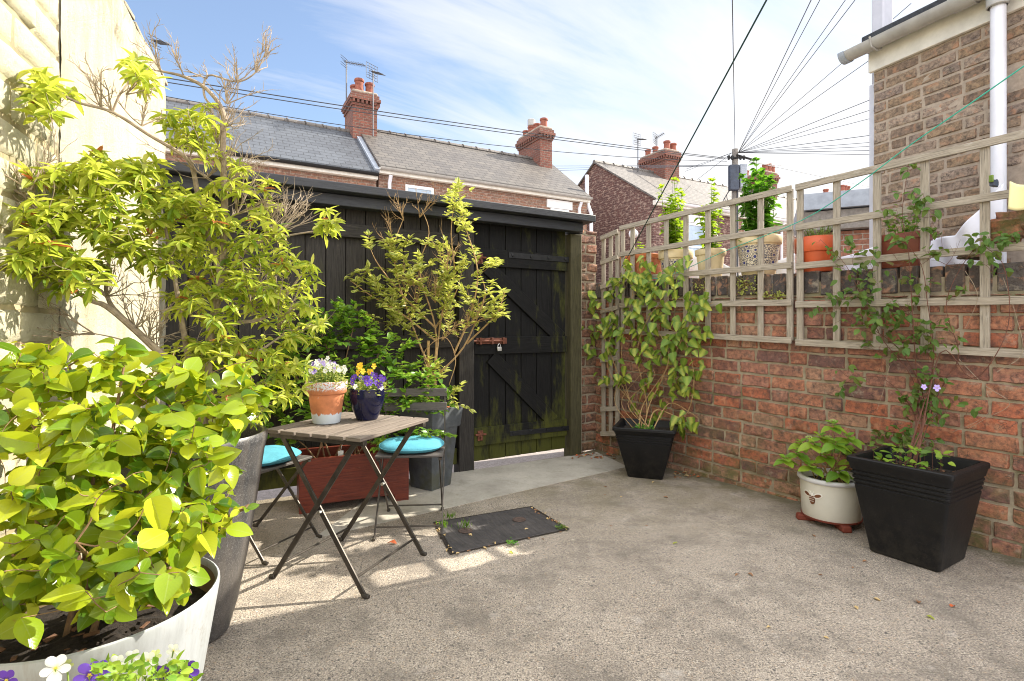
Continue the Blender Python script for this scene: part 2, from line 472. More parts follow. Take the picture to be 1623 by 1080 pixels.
# -- leaves: colour differs from leaf to leaf and across the blade; thin blades let light through
def m_leaf(name, cols, edge=None, rib=.35, trans=.42, rough=.38, tcol=None, spots=False):
    m = bpy.data.materials.new(name)
    m.use_nodes = True
    nt = m.node_tree
    b = nt.nodes['Principled BSDF']
    out = nt.nodes['Material Output']
    r = island(nt)
    a = nd(nt, 'ShaderNodeAttribute', attribute_name='blade').outputs['Vector']
    ax = mth(nt, 'ABSOLUTE', sepz(nt, a)[0])
    n = len(cols)
    c = ramp(nt, r, [((i + .5) / n, k) for i, k in enumerate(cols)])
    if edge:
        k = mth(nt, 'ADD', ax, mth(nt, 'MULTIPLY_ADD', noise(nt, scl(nt, a, (2, 3, 1)), 3, 3), .9, -.45))
        c = mixc(nt, ramp(nt, k, [(.12, 0.0), (.62, 1.0)]), c, edge)
    c = mixc(nt, ramp(nt, ax, [(.0, rib), (.07, 0.0)]), c, (.32, .38, .12))
    if spots:
        c = mixc(nt, ramp(nt, noise(nt, objco(nt), 55, 4, .65), [(.68, 0.0), (.73, .75)]), c, (.2, .1, .025))
    veins = nd(nt, 'ShaderNodeTexWave', {'Vector': nd(nt, 'ShaderNodeCombineXYZ', {0: mth(nt, 'MULTIPLY_ADD', ax, -.45, sepz(nt, a)[1])}).outputs[0], 'Scale': 2.6, 'Distortion': .6}).outputs['Fac']
    c2 = mixc(nt, mth(nt, 'MULTIPLY', ramp(nt, veins, [(.0, .5), (.12, 0.0)]), .22), c, (.2, .26, .06))
    nt.links.new(c2, b.inputs['Base Color'])
    b.inputs['Roughness'].default_value = rough
    b.inputs['Specular IOR Level'].default_value = .32
    nt.links.new(bump(nt, veins, .05, .002), b.inputs['Normal'])
    tr = nd(nt, 'ShaderNodeBsdfTranslucent', {'Color': mixc(nt, .5, c2, tcol or (.4, .5, .03))})
    mx = nd(nt, 'ShaderNodeMixShader', {0: trans, 1: b.outputs[0], 2: tr.outputs[0]})
    nt.links.new(mx.outputs[0], out.inputs['Surface'])
    MATS[name] = m


m_leaf('camellia_leaf', [(.04, .12, .008), (.13, .24, .01), (.3, .39, .016), (.055, .15, .01), (.5, .52, .03), (.09, .2, .01), (.2, .31, .012), (.42, .47, .025), (.03, .095, .008)], trans=.42, rough=.22, tcol=(.76, .76, .03), spots=True)
m_leaf('pieris_leaf', [(.2, .31, .025), (.4, .48, .045), (.54, .57, .09), (.27, .38, .03), (.46, .52, .07), (.58, .57, .12), (.12, .23, .02)], trans=.52, rough=.45, tcol=(.72, .74, .08))
m_leaf('green_leaf', [(.06, .16, .014), (.11, .24, .02), (.18, .31, .03), (.075, .19, .018), (.28, .4, .05)], trans=.38, rough=.3, tcol=(.3, .48, .03))
m_leaf('variegated_leaf', [(.2, .28, .03), (.28, .34, .04), (.15, .24, .03), (.34, .38, .06)], edge=(.6, .6, .18), trans=.45, rough=.4, tcol=(.6, .6, .08))
m_leaf('ivy_leaf', [(.4, .45, .06), (.5, .52, .09), (.28, .37, .045), (.16, .26, .03)], edge=(.11, .2, .028), trans=.35, rough=.4, tcol=(.5, .55, .06))
m_leaf('clematis_leaf', [(.07, .15, .025), (.1, .18, .03), (.14, .21, .035), (.13, .12, .035), (.08, .16, .03)], trans=.35, rough=.5, tcol=(.25, .4, .04))
m_leaf('hydrangea_leaf', [(.13, .27, .025), (.2, .34, .03), (.3, .42, .04), (.1, .22, .02)], trans=.4, rough=.45, tcol=(.45, .58, .03))
m_leaf('bright_leaf', [(.16, .32, .015), (.25, .4, .02), (.38, .48, .03), (.13, .27, .015)], trans=.5, rough=.45, tcol=(.55, .7, .03))
m_leaf('herb_leaf', [(.13, .16, .08), (.18, .21, .1), (.1, .13, .06)], trans=.25, rough=.6)
m_leaf('deep_leaf', [(.04, .15, .012), (.07, .2, .016), (.12, .27, .025)], trans=.45, rough=.4, tcol=(.22, .5, .02))
m_leaf('young_leaf', [(.42, .1, .04), (.36, .16, .05), (.5, .15, .05)], trans=.4, rough=.5, tcol=(.5, .2, .05))


def m_petal(name, col, heart, eye):
    def fn(nt):
        a = nd(nt, 'ShaderNodeAttribute', attribute_name='blade').outputs['Vector']
        y = sepz(nt, a)[1]
        c = ramp(nt, mth(nt, 'ADD', y, mth(nt, 'MULTIPLY_ADD', noise(nt, scl(nt, a, (6, 1, 1)), 4), .2, -.1)), [(.1, eye), (.2, heart), (.42, col)])
        return {'Base Color': c, 'Roughness': .7}
    return mk(name, fn)


m_petal('petal_violet', (.16, .07, .5), (.045, .012, .16), (.7, .5, .03))
m_petal('petal_dark', (.09, .025, .3), (.03, .008, .1), (.75, .55, .05))
m_petal('petal_lilac', (.45, .34, .72), (.3, .2, .5), (.7, .6, .2))
m_petal('petal_white', (.78, .78, .72), (.7, .68, .45), (.75, .6, .05))
m_petal('petal_yellow', (.8, .5, .02), (.75, .38, .01), (.3, .12, .01))
m_petal('petal_cream', (.5, .55, .2), (.4, .5, .15), (.3, .4, .1))


# ------------------------------------------------------------------ mesh builder
class MB:
    def __init__(s):
        s.v, s.f, s.uv, s.attr = [], [], [], None

    def add(s, verts, faces, uvs=None):
        b = len(s.v)
        s.v.extend([tuple(map(float, p)) for p in verts])
        for i, f in enumerate(faces):
            s.f.append(tuple(b + k for k in f))
            s.uv.append(uvs[i] if uvs else None)
        return s

    def box(s, c, size, rot=None, taper=1.0):
        """a box; its texture runs along its longest side"""
        hx, hy, hz = size[0] / 2, size[1] / 2, size[2] / 2
        P = np.array([(x * (taper if z < 0 else 1), y * (taper if z < 0 else 1), z) for x in (-hx, hx) for y in (-hy, hy) for z in (-hz, hz)])
        L = int(np.argmax(size))
        off = (random.uniform(0, 30), random.uniform(0, 30))
        faces = [(0, 1, 3, 2), (4, 6, 7, 5), (0, 4, 5, 1), (2, 3, 7, 6), (0, 2, 6, 4), (1, 5, 7, 3)]
        uvs = []
        for k, f in enumerate(faces):
            ax = [a for a in (0, 1, 2) if a != k // 2]
            if L in ax:
                ax = [L] + [a for a in ax if a != L]
            uvs.append([(P[i][ax[0]] + off[0], P[i][ax[1]] + off[1]) for i in f])
        if rot is not None:
            P = P @ np.array(rot).T
        return s.add(P + np.array(c), faces, uvs)

    def bar(s, p0, p1, w, h, up=(0, 0, 1)):
        p0, p1 = np.array(p0, float), np.array(p1, float)
        x = p1 - p0
        L = np.linalg.norm(x)
        x /= L
        y = np.cross(np.array(up, float), x)
        y /= np.linalg.norm(y)
        z = np.cross(x, y)
        return s.box((p0 + p1) / 2, (L, w, h), np.array([x, y, z]).T)

    def tube(s, pts, rad, n=8, cap=True):
        pts = np.array(pts, float)
        m = len(pts)
        rad = np.full(m, rad, float) if np.isscalar(rad) else np.array(rad, float)
        t = np.gradient(pts, axis=0)
        t /= np.linalg.norm(t, axis=1)[:, None] + 1e-12
        ref = np.array((0, 0, 1.0)) if abs(t[0][2]) < .9 else np.array((1.0, 0, 0))
        u = np.cross(t[0], ref)
        u /= np.linalg.norm(u)
        V = []
        ang = np.arange(n) * 2 * np.pi / n
        for i in range(m):
            u = u - t[i] * np.dot(u, t[i])
            u /= np.linalg.norm(u) + 1e-12
            w = np.cross(t[i], u)
            V.append(pts[i] + rad[i] * (np.cos(ang)[:, None] * u + np.sin(ang)[:, None] * w))
        V = np.concatenate(V)
        fs = [(i * n + j, i * n + (j + 1) % n, (i + 1) * n + (j + 1) % n, (i + 1) * n + j) for i in range(m - 1) for j in range(n)]
        if cap:
            fs += [tuple(range(n - 1, -1, -1)), tuple(range((m - 1) * n, m * n))]
        return s.add(V, fs)

    def lathe(s, prof, n=40, c=(0, 0, 0), ring=None, tilt=None):
        """rings of radius r at height z, closed at both ends when r is 0"""
        ring = ring if ring is not None else [(math.cos(a), math.sin(a)) for a in np.arange(n) * 2 * np.pi / n]
        n = len(ring)
        V = np.array([(r * x, r * y, z) for r, z in prof for x, y in ring])
        if tilt is not None:
            V = V @ np.array(tilt).T
        fs = [(i * n + j, i * n + (j + 1) % n, (i + 1) * n + (j + 1) % n, (i + 1) * n + j) for i in range(len(prof) - 1) for j in range(n)]
        return s.add(V + np.array(c), fs)

    def quad(s, p, uv=None):
        return s.add(p, [tuple(range(len(p)))], [uv] if uv else None)

    def prism(s, poly, y0, y1):
        """an outline in x,z pushed from y0 to y1"""
        n = len(poly)
        V = [(x, y0, z) for x, z in poly] + [(x, y1, z) for x, z in poly]
        fs = [tuple(range(n)), tuple(range(2 * n - 1, n - 1, -1))] + [(j, j + n, (j + 1) % n + n, (j + 1) % n) for j in range(n)]
        return s.add(V, fs)

    def build(s, name, mat, parent=None, loc=(0, 0, 0), rotz=0.0, bevel=0.0, smooth=35):
        me = bpy.data.meshes.new(name)
        me.from_pydata(s.v, [], s.f)
        V = np.array(s.v)
        uvl = me.uv_layers.new(name='UVMap')
        co = np.empty((len(me.loops), 2))
        k = 0
        for i, f in enumerate(s.f):
            u = s.uv[i]
            if u is None:
                a, b, c = V[f[0]], V[f[1]], V[f[2]]
                nn = np.abs(np.cross(b - a, c - a))
                ax = int(np.argmax(nn))
                ij = ((1, 2), (0, 2), (0, 1))[ax]
                u = [(V[q][ij[0]], V[q][ij[1]]) for q in f]
            for q in u:
                co[k] = q
                k += 1
        uvl.data.foreach_set('uv', co.ravel())
        if s.attr is not None:
            at_ = me.attributes.new('blade', 'FLOAT_VECTOR', 'POINT')
            at_.data.foreach_set('vector', np.array(s.attr, float).ravel())
        me.update()
        if smooth:
            me.polygons.foreach_set('use_smooth', [True] * len(me.polygons))
            me.set_sharp_from_angle(angle=R(smooth))
        me.materials.append(MATS[mat])
        o = bpy.data.objects.new(name, me)
        COL.objects.link(o)
        o.location = loc
        o.rotation_euler = (0, 0, rotz)
        if parent:
            o.parent = parent
        if bevel:
            b = o.modifiers.new('edge', 'BEVEL')
            b.width, b.segments, b.limit_method, b.angle_limit = bevel, 2, 'ANGLE', R(40)
        return o


def tag(o, label=None, cat=None, group=None, kind=None):
    for k, v in (('label', label), ('category', cat), ('group', group), ('kind', kind)):
        if v:
            o[k] = v
    return o


def thing(name, label, cat, loc=(0, 0, 0), rotz=0.0, group=None, kind=None):
    o = bpy.data.objects.new(name, None)
    COL.objects.link(o)
    o.location = tuple(map(float, loc))
    o.rotation_euler = (0, 0, rotz)
    o.empty_display_size = .1
    return tag(o, label, cat, group, kind)


def dup(src, loc=None, rotz=None, label=None):
    kids = {}
    for o in COL.objects:
        if o.parent:
            kids.setdefault(o.parent, []).append(o)

    def cp(o, parent):
        c = o.copy()
        COL.objects.link(c)
        c.parent = parent
        for k in kids.get(o, []):
            cp(k, c)
        return c
    r = cp(src, None)
    if loc is not None:
        r.location = tuple(map(float, loc))
    if rotz is not None:
        r.rotation_euler = (0, 0, rotz)
    if label:
        r['label'] = label
    return r


def rounded_square(rad=.12, k=4):
    pts = []
    for q in range(4):
        cx, cy = ((1, 1), (-1, 1), (-1, -1), (1, -1))[q]
        for i in range(k + 1):
            a = math.pi / 2 * (q + i / k)
            pts.append((cx * (1 - rad) + rad * math.cos(a), cy * (1 - rad) + rad * math.sin(a)))
    return pts


def smooth_path(pts, k=5):
    pts = [np.array(p, float) for p in pts]
    if len(pts) < 3:
        return np.array([pts[0] + (pts[1] - pts[0]) * t for t in np.linspace(0, 1, k + 1)])
    e = [2 * pts[0] - pts[1]] + pts + [2 * pts[-1] - pts[-2]]
    out = []
    for i in range(1, len(e) - 2):
        p0, p1, p2, p3 = e[i - 1:i + 3]
        for t in np.linspace(0, 1, k, endpoint=False):
            out.append(.5 * ((2 * p1) + (-p0 + p2) * t + (2 * p0 - 5 * p1 + 4 * p2 - p3) * t * t + (-p0 + 3 * p1 - 3 * p2 + p3) * t ** 3))
    out.append(pts[-1])
    return np.array(out)


# ------------------------------------------------------------------ laid bricks: every brick is real, worn and slightly out of line
def bricks(x0, x1, z0, z1, bw=.225, bh=.075, gap=.01, rough=.004, proud=.006, edge=.006, top=None, slope=0.0, seed=1, hole=None, headers=False):
    rr = random.Random(seed)
    m = MB()
    row = 0
    z = z0
    while z < z1 - .02:
        h = min(bh, z1 - z) - gap
        x = x0 - (bw / 2 if row % 2 else 0) - rr.uniform(0, .03)
        while x < x1:
            w = bw * rr.uniform(.95, 1.05)
            if headers and rr.random() < .22:
                w *= .52
            a, b = max(x, x0), min(x + w - gap * rr.uniform(.8, 1.4), x1)
            x += w
            if b - a < .03:
                continue
            if top and z + h > top((a + b) / 2):
                continue
            if hole and hole((a + b) / 2, z + h / 2):
                continue
            dz = rr.uniform(-.003, .003)
            pr = -proud * rr.uniform(.3, 1.5)
            tl = rr.uniform(-.004, .004)
            nx, nz = (6, 4) if b - a > .1 else (4, 4)
            xs = [a, a + edge] + list(np.linspace(a + edge, b - edge, nx)[1:-1]) + [b - edge, b]
            zs = [z, z + edge] + list(np.linspace(z + edge, z + h - edge, nz)[1:-1]) + [z + h - edge, z + h]
            V = []
            for j, zz in enumerate(zs):
                for i, xx in enumerate(xs):
                    on = i in (0, len(xs) - 1) or j in (0, len(zs) - 1)
                    nz_ = mnoise.noise(Vector((xx * 14, zz * 14, seed * 3.1)))
                    nf = mnoise.noise(Vector((xx * 45, zz * 45, seed * 7.7)))
                    y = .012 if on else pr + tl * (xx - a) / .2 + rough * (nz_ * 1.3 + nf)
                    V.append((xx + nf * rough * .5, y, zz + dz + nz_ * rough * .6 + slope * xx))
            W = len(xs)
            m.add(V, [(j * W + i, j * W + i + 1, (j + 1) * W + i + 1, (j + 1) * W + i) for j in range(len(zs) - 1) for i in range(W - 1)])
        z += bh
        row += 1
    return m


# ------------------------------------------------------------------ plants
def leaf_template(st=(.12, .35, .62, .85), shape=(.62, 1.0, .8, .4), fold=.35, curl=.25, wave=0.0):
    V, A = [(0, 0, 0)], [(0, 0, 0)]
    for i, (y, w) in enumerate(zip(st, shape)):
        zc = -curl * y * y
        f = fold * w * .5 + wave * (1 if i % 2 else -1)
        V += [(-w / 2, y, zc + f), (0, y, zc), (w / 2, y, zc + f)]
        A += [(-w, y, 0), (0, y, 0), (w, y, 0)]
    V.append((0, 1, -curl))
    A.append((0, 1, 0))
    n = len(st)
    Fs = [(0, 2, 1), (0, 3, 2)]
    for i in range(n - 1):
        b = 1 + 3 * i
        Fs += [(b, b + 1, b + 4, b + 3), (b + 1, b + 2, b + 5, b + 4)]
    b = 1 + 3 * (n - 1)
    t = len(V) - 1
    Fs += [(b, b + 1, t), (b + 1, b + 2, t)]
    return np.array(V), Fs, np.array(A)


T_OVATE = leaf_template()
ST7, SH7 = (.05, .15, .3, .47, .65, .82, .93), (.36, .7, .95, 1.0, .85, .52, .24)
T_BROAD = leaf_template(ST7, SH7, .3, .3)
T_CURLED = leaf_template(ST7, SH7, .7, .6, .012)
T_LANCE = leaf_template((.2, .5, .8), (.7, 1.0, .6), .4, .3)
T_HEART = leaf_template((.04, .2, .5, .8), (.75, 1.0, .8, .35), .3, .3)
T_SMALL = leaf_template((.3, .7), (.9, .8), .3, .2)


def unit(v):
    v = np.asarray(v, float)
    return v / (np.linalg.norm(v) + 1e-9)


class Plant:
    def __init__(s, name, label, cat, root, seed, group=None):
        s.root = np.array(root, float)
        s.obj = thing(name, label, cat, root, 0, group)
        s.r = random.Random(seed)
        s.stem = MB()
        s.nodes, s.nrad = [], []
        s.L = {}

    def branch(s, pts, r0, r1, n=6, k=5, add=True):
        p = smooth_path(pts, k)
        s.stem.tube(p - s.root, np.linspace(r0, r1, len(p)), n)
        if add:
            for q, rad in zip(p[1:], np.linspace(r0, r1, len(p))[1:]):
                s.nodes.append(q)
                s.nrad.append(rad)
        return p

    def twig(s, p, r=.0016, bulge=.12, sides=4, far=.12, rend=.0008):
        """a twig from the nearest wood to p"""
        N = np.array(s.nodes)
        d = np.linalg.norm(N - p, axis=1)
        up = N[:, 2] - p[2]
        cost = d + .5 * np.maximum(up, 0) + .15 * np.abs(np.linalg.norm(N - s.root, axis=1) - .6 * np.linalg.norm(p - s.root)) + np.where(d < .03, .05, 0)
        i = int(np.argmin(cost))
        a = N[i]
        v = p - a
        L = np.linalg.norm(v)
        if L < .01:
            return unit((s.r.uniform(-1, 1), s.r.uniform(-1, 1), 1)), a
        side = unit(np.cross(v, (s.r.uniform(-1, 1), s.r.uniform(-1, 1), s.r.uniform(-1, 1))))
        mid = a + v * .5 + side * L * bulge * s.r.uniform(-1, 1) + np.array((0, 0, -.06 * L))
        kn = a + v * .78 + side * L * bulge * .6 * s.r.uniform(-1, 1)
        rr = min(s.nrad[i] * .75, r * (1 + 1.3 * L))
        q = smooth_path([a, mid, kn, p], max(2, int(2 + L * 14)))
        s.stem.tube(q - s.root, np.linspace(max(rr, rend), rend, len(q)), sides)
        for x, rad in zip(q[1:], np.linspace(rr, rend, len(q))[1:]):
            s.nodes.append(x)
            s.nrad.append(max(rad, .0012))
        return unit(p - q[-2]), a

    def spray(s, p, d, n, length, spread=.6, r=.0022, depth=2):
        """bare forking twigs"""
        for _ in range(n):
            dd = unit(np.array(d) + np.array([s.r.uniform(-1, 1) for _ in range(3)]) * spread)
            L = length * s.r.uniform(.6, 1.15)
            q = [p]
            for k in range(3):
                dd = unit(dd + np.array([s.r.uniform(-1, 1) for _ in range(3)]) * .22 + np.array((0, 0, .08)))
                q.append(q[-1] + dd * L / 3)
            s.stem.tube(np.array(q) - s.root, np.linspace(r, r * .45, 4), 4)
            if depth:
                for b in (1, 2, 3):
                    if s.r.random() < .8:
                        s.spray(q[b], unit(dd), 1 + (b == 2), L * .55, .75, r * .6, depth - 1)

    def leaf(s, p, d, nrm, ln, wd, mat, tpl):
        s.L.setdefault((mat, id(tpl)), (tpl, []))[1].append((p, d, nrm, ln, wd))

    def rosette(s, p, axis, n, ln, wd, mat, tpl, elev=(.0, .7)):
        axis = unit(axis)
        u = unit(np.cross(axis, (.31, .77, .55)))
        w = np.cross(axis, u)
        ph = s.r.uniform(0, 6.28)
        for i in range(n):
            a = ph + i * 2.4 + s.r.uniform(-.25, .25)
            e = s.r.uniform(*elev)
            rad = math.cos(a) * u + math.sin(a) * w
            d = unit(rad * math.cos(e) + axis * math.sin(e) + np.array((0, 0, -.25)))
            s.leaf(p - axis * s.r.uniform(0, .02), d, unit(axis + np.array((0, 0, .6)) + .25 * np.array([s.r.uniform(-1, 1) for _ in range(3)])), ln * s.r.uniform(.65, 1.15), wd * s.r.uniform(.8, 1.15), mat, tpl)

    def leafy_twig(s, a, p, step, ln, wd, mat, tpl, droop=.2, start=.25, hang=None):
        v = p - a
        L = np.linalg.norm(v)
        if L < .01:
            return
        x = v / L
        u = unit(np.cross(x, (0, 0, 1.0)) + 1e-6)
        n = max(1, int(L * (1 - start) / step))
        for i in range(n + 1):
            q = a + v * (start + (1 - start) * i / max(n, 1))
            for sg in (-1, 1):
                if s.r.random() < .08:
                    continue
                d = unit(u * sg * s.r.uniform(.6, 1.1) + x * s.r.uniform(.3, .9) + np.array((0, 0, s.r.uniform(-.1, .5) - droop)))
                nr = unit(np.array((0, 0, 1.0)) + .5 * np.array([s.r.uniform(-1, 1) for _ in range(3)]))
                if hang is not None:
                    d = unit(np.array((s.r.uniform(-.5, .5), s.r.uniform(-.5, .5), -1.0)) + hang * .35)
                    nr = unit(hang + .45 * np.array([s.r.uniform(-1, 1) for _ in range(3)]))
                s.leaf(q, d, nr, ln * s.r.uniform(.6, 1.15), wd * s.r.uniform(.7, 1.15), mat, tpl)

    def done(s, stem_mat, names=None):
        if s.stem.v:
            s.stem.build('stem', stem_mat, s.obj)
        for (mat, _), (tpl, rows) in s.L.items():
            V0, F0, A0 = tpl
            p = np.array([r[0] for r in rows]) - s.root
            d = np.array([unit(r[1]) for r in rows])
            nn = np.array([r[2] for r in rows])
            ln = np.array([r[3] for r in rows])
            wd = np.array([r[4] for r in rows])
            x = np.cross(d, nn)
            x /= np.linalg.norm(x, axis=1)[:, None] + 1e-9
            z = np.cross(x, d)
            cv = RNG.uniform(.3, 1.7, len(rows))
            tw = RNG.uniform(-.35, .35, len(rows))
            X = V0[None, :, 0] * wd[:, None]
            Y = V0[None, :, 1] * ln[:, None]
            Z = V0[None, :, 2] * wd[:, None] * .0 + (V0[None, :, 2]) * (ln * cv * .55)[:, None] + X * tw[:, None] * V0[None, :, 1]
            W = p[:, None, :] + X[..., None] * x[:, None, :] + Y[..., None] * d[:, None, :] + Z[..., None] * z[:, None, :]
            k = len(V0)
            m = MB()
            m.v = [tuple(q) for q in W.reshape(-1, 3)]
            m.f = [tuple(i * k + q for q in f) for i in range(len(rows)) for f in F0]
            m.uv = [[tuple(A0[q][:2]) for q in f] for _ in range(len(rows)) for f in F0]
            m.attr = np.tile(A0, (len(rows), 1))
            m.build((names or {}).get(mat, 'foliage'), mat, s.obj, smooth=60)
        return s.obj


def flower_mesh(name, mat, size, petals=5):
    m = MB()
    m.attr = []
    specs = [(-.5, .85, .95), (.5, .85, .95), (-1.75, .8, .9), (1.75, .8, .9), (math.pi, .95, 1.15)][:petals]
    for k, (a, ln, wd) in enumerate(specs):
        pts, at_ = [(0, 0, 0)], [(0, 0, 0)]
        for j in range(9):
            t = -1 + j / 4
            rr = ln * size * (1 - .38 * t * t)
            b = a + t * .62 * wd
            pts.append((math.sin(b) * rr, -.06 * size * k * .3 - .1 * size * (1 - t * t) * (1 if k < 2 else -.4), math.cos(b) * rr))
            at_.append((t, 1, 0))
        m.add(pts, [(0, j, j + 1) for j in range(1, 9)])
        m.attr += at_
    me_o = m.build(name, mat, None, smooth=0)
    me = me_o.data
    bpy.data.objects.remove(me_o)
    return me


FLOWERS = {}


def flower(parent, mat, size, loc, face):
    key = (mat, round(size, 4))
    if key not in FLOWERS:
        FLOWERS[key] = flower_mesh('flower', mat, size)
    o = bpy.data.objects.new('flower', FLOWERS[key])
    COL.objects.link(o)
    o.parent = parent
    o.location = tuple(map(float, loc))
    f = Vector(tuple(map(float, face)))
    o.rotation_euler = f.to_track_quat('-Y', 'Z').to_euler()
    return o

# ------------------------------------------------------------------ frames: x runs along a wall, y points away from the yard, z is up
class Frame:
    def __init__(s, ox, oy, dx, dy):
        L = math.hypot(dx, dy)
        s.o = np.array((ox, oy, 0.0))
        s.x = np.array((dx / L, dy / L, 0.0))
        s.y = np.array((-dy / L, dx / L, 0.0))
        s.rot = math.atan2(dy, dx)

    def w(s, x, y, z):
        return s.o + x * s.x + y * s.y + np.array((0, 0, z))

    def fx(s, px, y=0.0):
        c = (px - CX) / F
        b = s.o + y * s.y
        return (c * b[1] - b[0]) / (s.x[0] - c * s.x[1])

    def fz(s, px, py, y=0.0):
        Y = s.w(s.fx(px, y), y, 0)[1]
        return H + (CY - py) / F * Y

    def xz(s, px, py, y=0.0):
        return s.fx(px, y), s.fz(px, py, y)


WR = Frame(1.364, 4.40, .5844, -.8115)      # brick wall on the right, x towards the camera
FE = Frame(.56, 5.0, .872, .49)             # fence and gate
WL = Frame(-2.22, 3.437, -.3577, .934)      # tall wall on the left, x away from the camera (negative x is nearer)
TE = Frame(-3.23, 13.0, .872, .489)         # terrace across the alley
GR = Frame(4.28, 16.2, .872, .489)          # next row, gable end at x = 0
HR = Frame(2.63, 3.90, .40, -.9165)         # neighbour's extension on the right

# ------------------------------------------------------------------ light, sky, camera
SUN_EL, SUN_AZ = R(37.2), math.atan2(.896, .444)
cam = bpy.data.cameras.new('camera')
cam.sensor_width, cam.lens = 36.0, F / 1623 * 36
cam.shift_y = -(540 - CY) / 1623
cam.clip_start, cam.clip_end = .05, 2000
camo = bpy.data.objects.new('camera', cam)
COL.objects.link(camo)
camo.location, camo.rotation_euler = (0, 0, H), (R(90), 0, 0)
scene.camera = camo

sun = bpy.data.lights.new('sun', 'SUN')
sun.energy, sun.angle, sun.color = 4.6, R(.5), (1.0, .93, .8)
suno = bpy.data.objects.new('sun', sun)
COL.objects.link(suno)
sd = Vector((math.sin(SUN_AZ) * math.cos(SUN_EL), math.cos(SUN_AZ) * math.cos(SUN_EL), math.sin(SUN_EL)))
suno.rotation_euler = sd.to_track_quat('Z', 'Y').to_euler()

wd = bpy.data.worlds.new('World')
scene.world = wd
wd.use_nodes = True
nt = wd.node_tree
bg = nt.nodes['Background']
sky = nd(nt, 'ShaderNodeTexSky', sky_type='NISHITA', sun_disc=False, sun_elevation=SUN_EL, sun_rotation=SUN_AZ, air_density=1.0, dust_density=.25, ozone_density=1.6)
g = nd(nt, 'ShaderNodeTexCoord').outputs['Generated']
sx = sepz(nt, g)
den = mth(nt, 'ADD', mth(nt, 'MAXIMUM', sx[2], 0.0), .22)
pl = nd(nt, 'ShaderNodeCombineXYZ', {0: mth(nt, 'DIVIDE', sx[0], den), 1: mth(nt, 'DIVIDE', sx[1], den), 2: 0.0}).outputs[0]
pr = nd(nt, 'ShaderNodeVectorRotate', {'Vector': pl, 'Angle': R(-32)}, rotation_type='Z_AXIS').outputs[0]
c1 = noise(nt, scl(nt, pr, (.55, 1.7, 1)), 1.5, 9, .6, .5)
c2 = noise(nt, scl(nt, pr, (.35, .6, 1)), 1.1, 4, .5, .3)
cov = mth(nt, 'ADD', mth(nt, 'MULTIPLY', c1, .6), mth(nt, 'MULTIPLY', c2, .55))
cov = mth(nt, 'ADD', cov, mth(nt, 'MULTIPLY', mth(nt, 'ADD', sx[0], -.02), .3))     # more cloud towards the sun's side
cov = mth(nt, 'ADD', cov, mth(nt, 'MULTIPLY', mth(nt, 'SUBTRACT', .35, sx[2]), .12))
cl = ramp(nt, cov, [(.465, 0.0), (.56, .55), (.7, .97)])
veil = mixc(nt, .1, sky.outputs[0], (4.0, 4.2, 4.7))
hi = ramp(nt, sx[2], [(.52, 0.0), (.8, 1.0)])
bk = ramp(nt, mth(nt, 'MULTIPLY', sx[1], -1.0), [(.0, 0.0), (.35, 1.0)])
fill = mth(nt, 'MAXIMUM', hi, bk)  # added fill: extra bright cloud overhead and behind camera, out of view, lifts shade
cl = mth(nt, 'MAXIMUM', cl, mth(nt, 'MULTIPLY', fill, .75))
cc = nd(nt, 'ShaderNodeVectorMath', {0: (4.5, 4.5, 4.55), 3: mth(nt, 'MULTIPLY_ADD', fill, 1.8, 1.0)}, operation='SCALE').outputs[0]
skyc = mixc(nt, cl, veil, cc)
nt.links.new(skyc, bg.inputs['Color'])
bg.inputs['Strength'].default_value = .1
scene.view_settings.view_transform = 'Standard'
scene.view_settings.look = 'None'
scene.view_settings.exposure = 1.32
scene.view_settings.gamma = 1.0
scene.cycles.filter_width = 1.05

# ------------------------------------------------------------------ ground
m = MB()
m.quad([(-300, -300, -.04), (300, -300, -.04), (300, 300, -.04), (-300, 300, -.04)])
tag(m.build('ground', 'alley_surface', smooth=0), kind='structure')
# yard slab, bounded by the fence line and the walls
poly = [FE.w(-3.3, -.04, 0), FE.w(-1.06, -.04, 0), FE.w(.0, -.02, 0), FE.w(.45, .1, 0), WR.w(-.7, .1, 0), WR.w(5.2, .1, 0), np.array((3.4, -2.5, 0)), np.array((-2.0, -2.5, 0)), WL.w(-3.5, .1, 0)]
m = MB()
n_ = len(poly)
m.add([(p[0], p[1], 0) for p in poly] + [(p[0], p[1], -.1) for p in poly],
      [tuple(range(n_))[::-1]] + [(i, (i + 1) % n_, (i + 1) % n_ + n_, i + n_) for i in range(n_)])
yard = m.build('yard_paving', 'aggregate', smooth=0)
yard.data.flip_normals()
tag(yard, kind='structure')
A, B = on_ground(687, 811), on_ground(989, 742)
Lx = unit(B - A)
p0, p1, p2, p3 = A - Lx * .75, B + Lx * .05, FE.w(.25, -.05, 0), FE.w(-1.75, -.05, 0)
m = MB()
q4 = [p0, p1, p2, p3]
m.add([(p[0], p[1], .004) for p in q4] + [(p[0], p[1], -.02) for p in q4], [(0, 1, 2, 3), (0, 4, 5, 1), (1, 5, 6, 2), (2, 6, 7, 3), (3, 7, 4, 0)])
tag(m.build('threshold_path', 'smooth_concrete', smooth=0), kind='structure')

# iron cover let into the concrete
cA, cB, cC, cD = on_ground(692, 829), on_ground(718, 878), on_ground(897, 840), on_ground(840, 805)
mid = (cA + cB + cC + cD) / 4
t = thing('manhole_cover', 'dark cast iron inspection cover set in the concrete beside the table', 'manhole cover', (mid[0], mid[1], 0), math.atan2(cC[1] - cB[1], cC[0] - cB[0]))
ca, sa = math.cos(-t.rotation_euler[2]), math.sin(-t.rotation_euler[2])


def loc2(p):
    d = p - mid
    return (d[0] * ca - d[1] * sa, d[0] * sa + d[1] * ca)


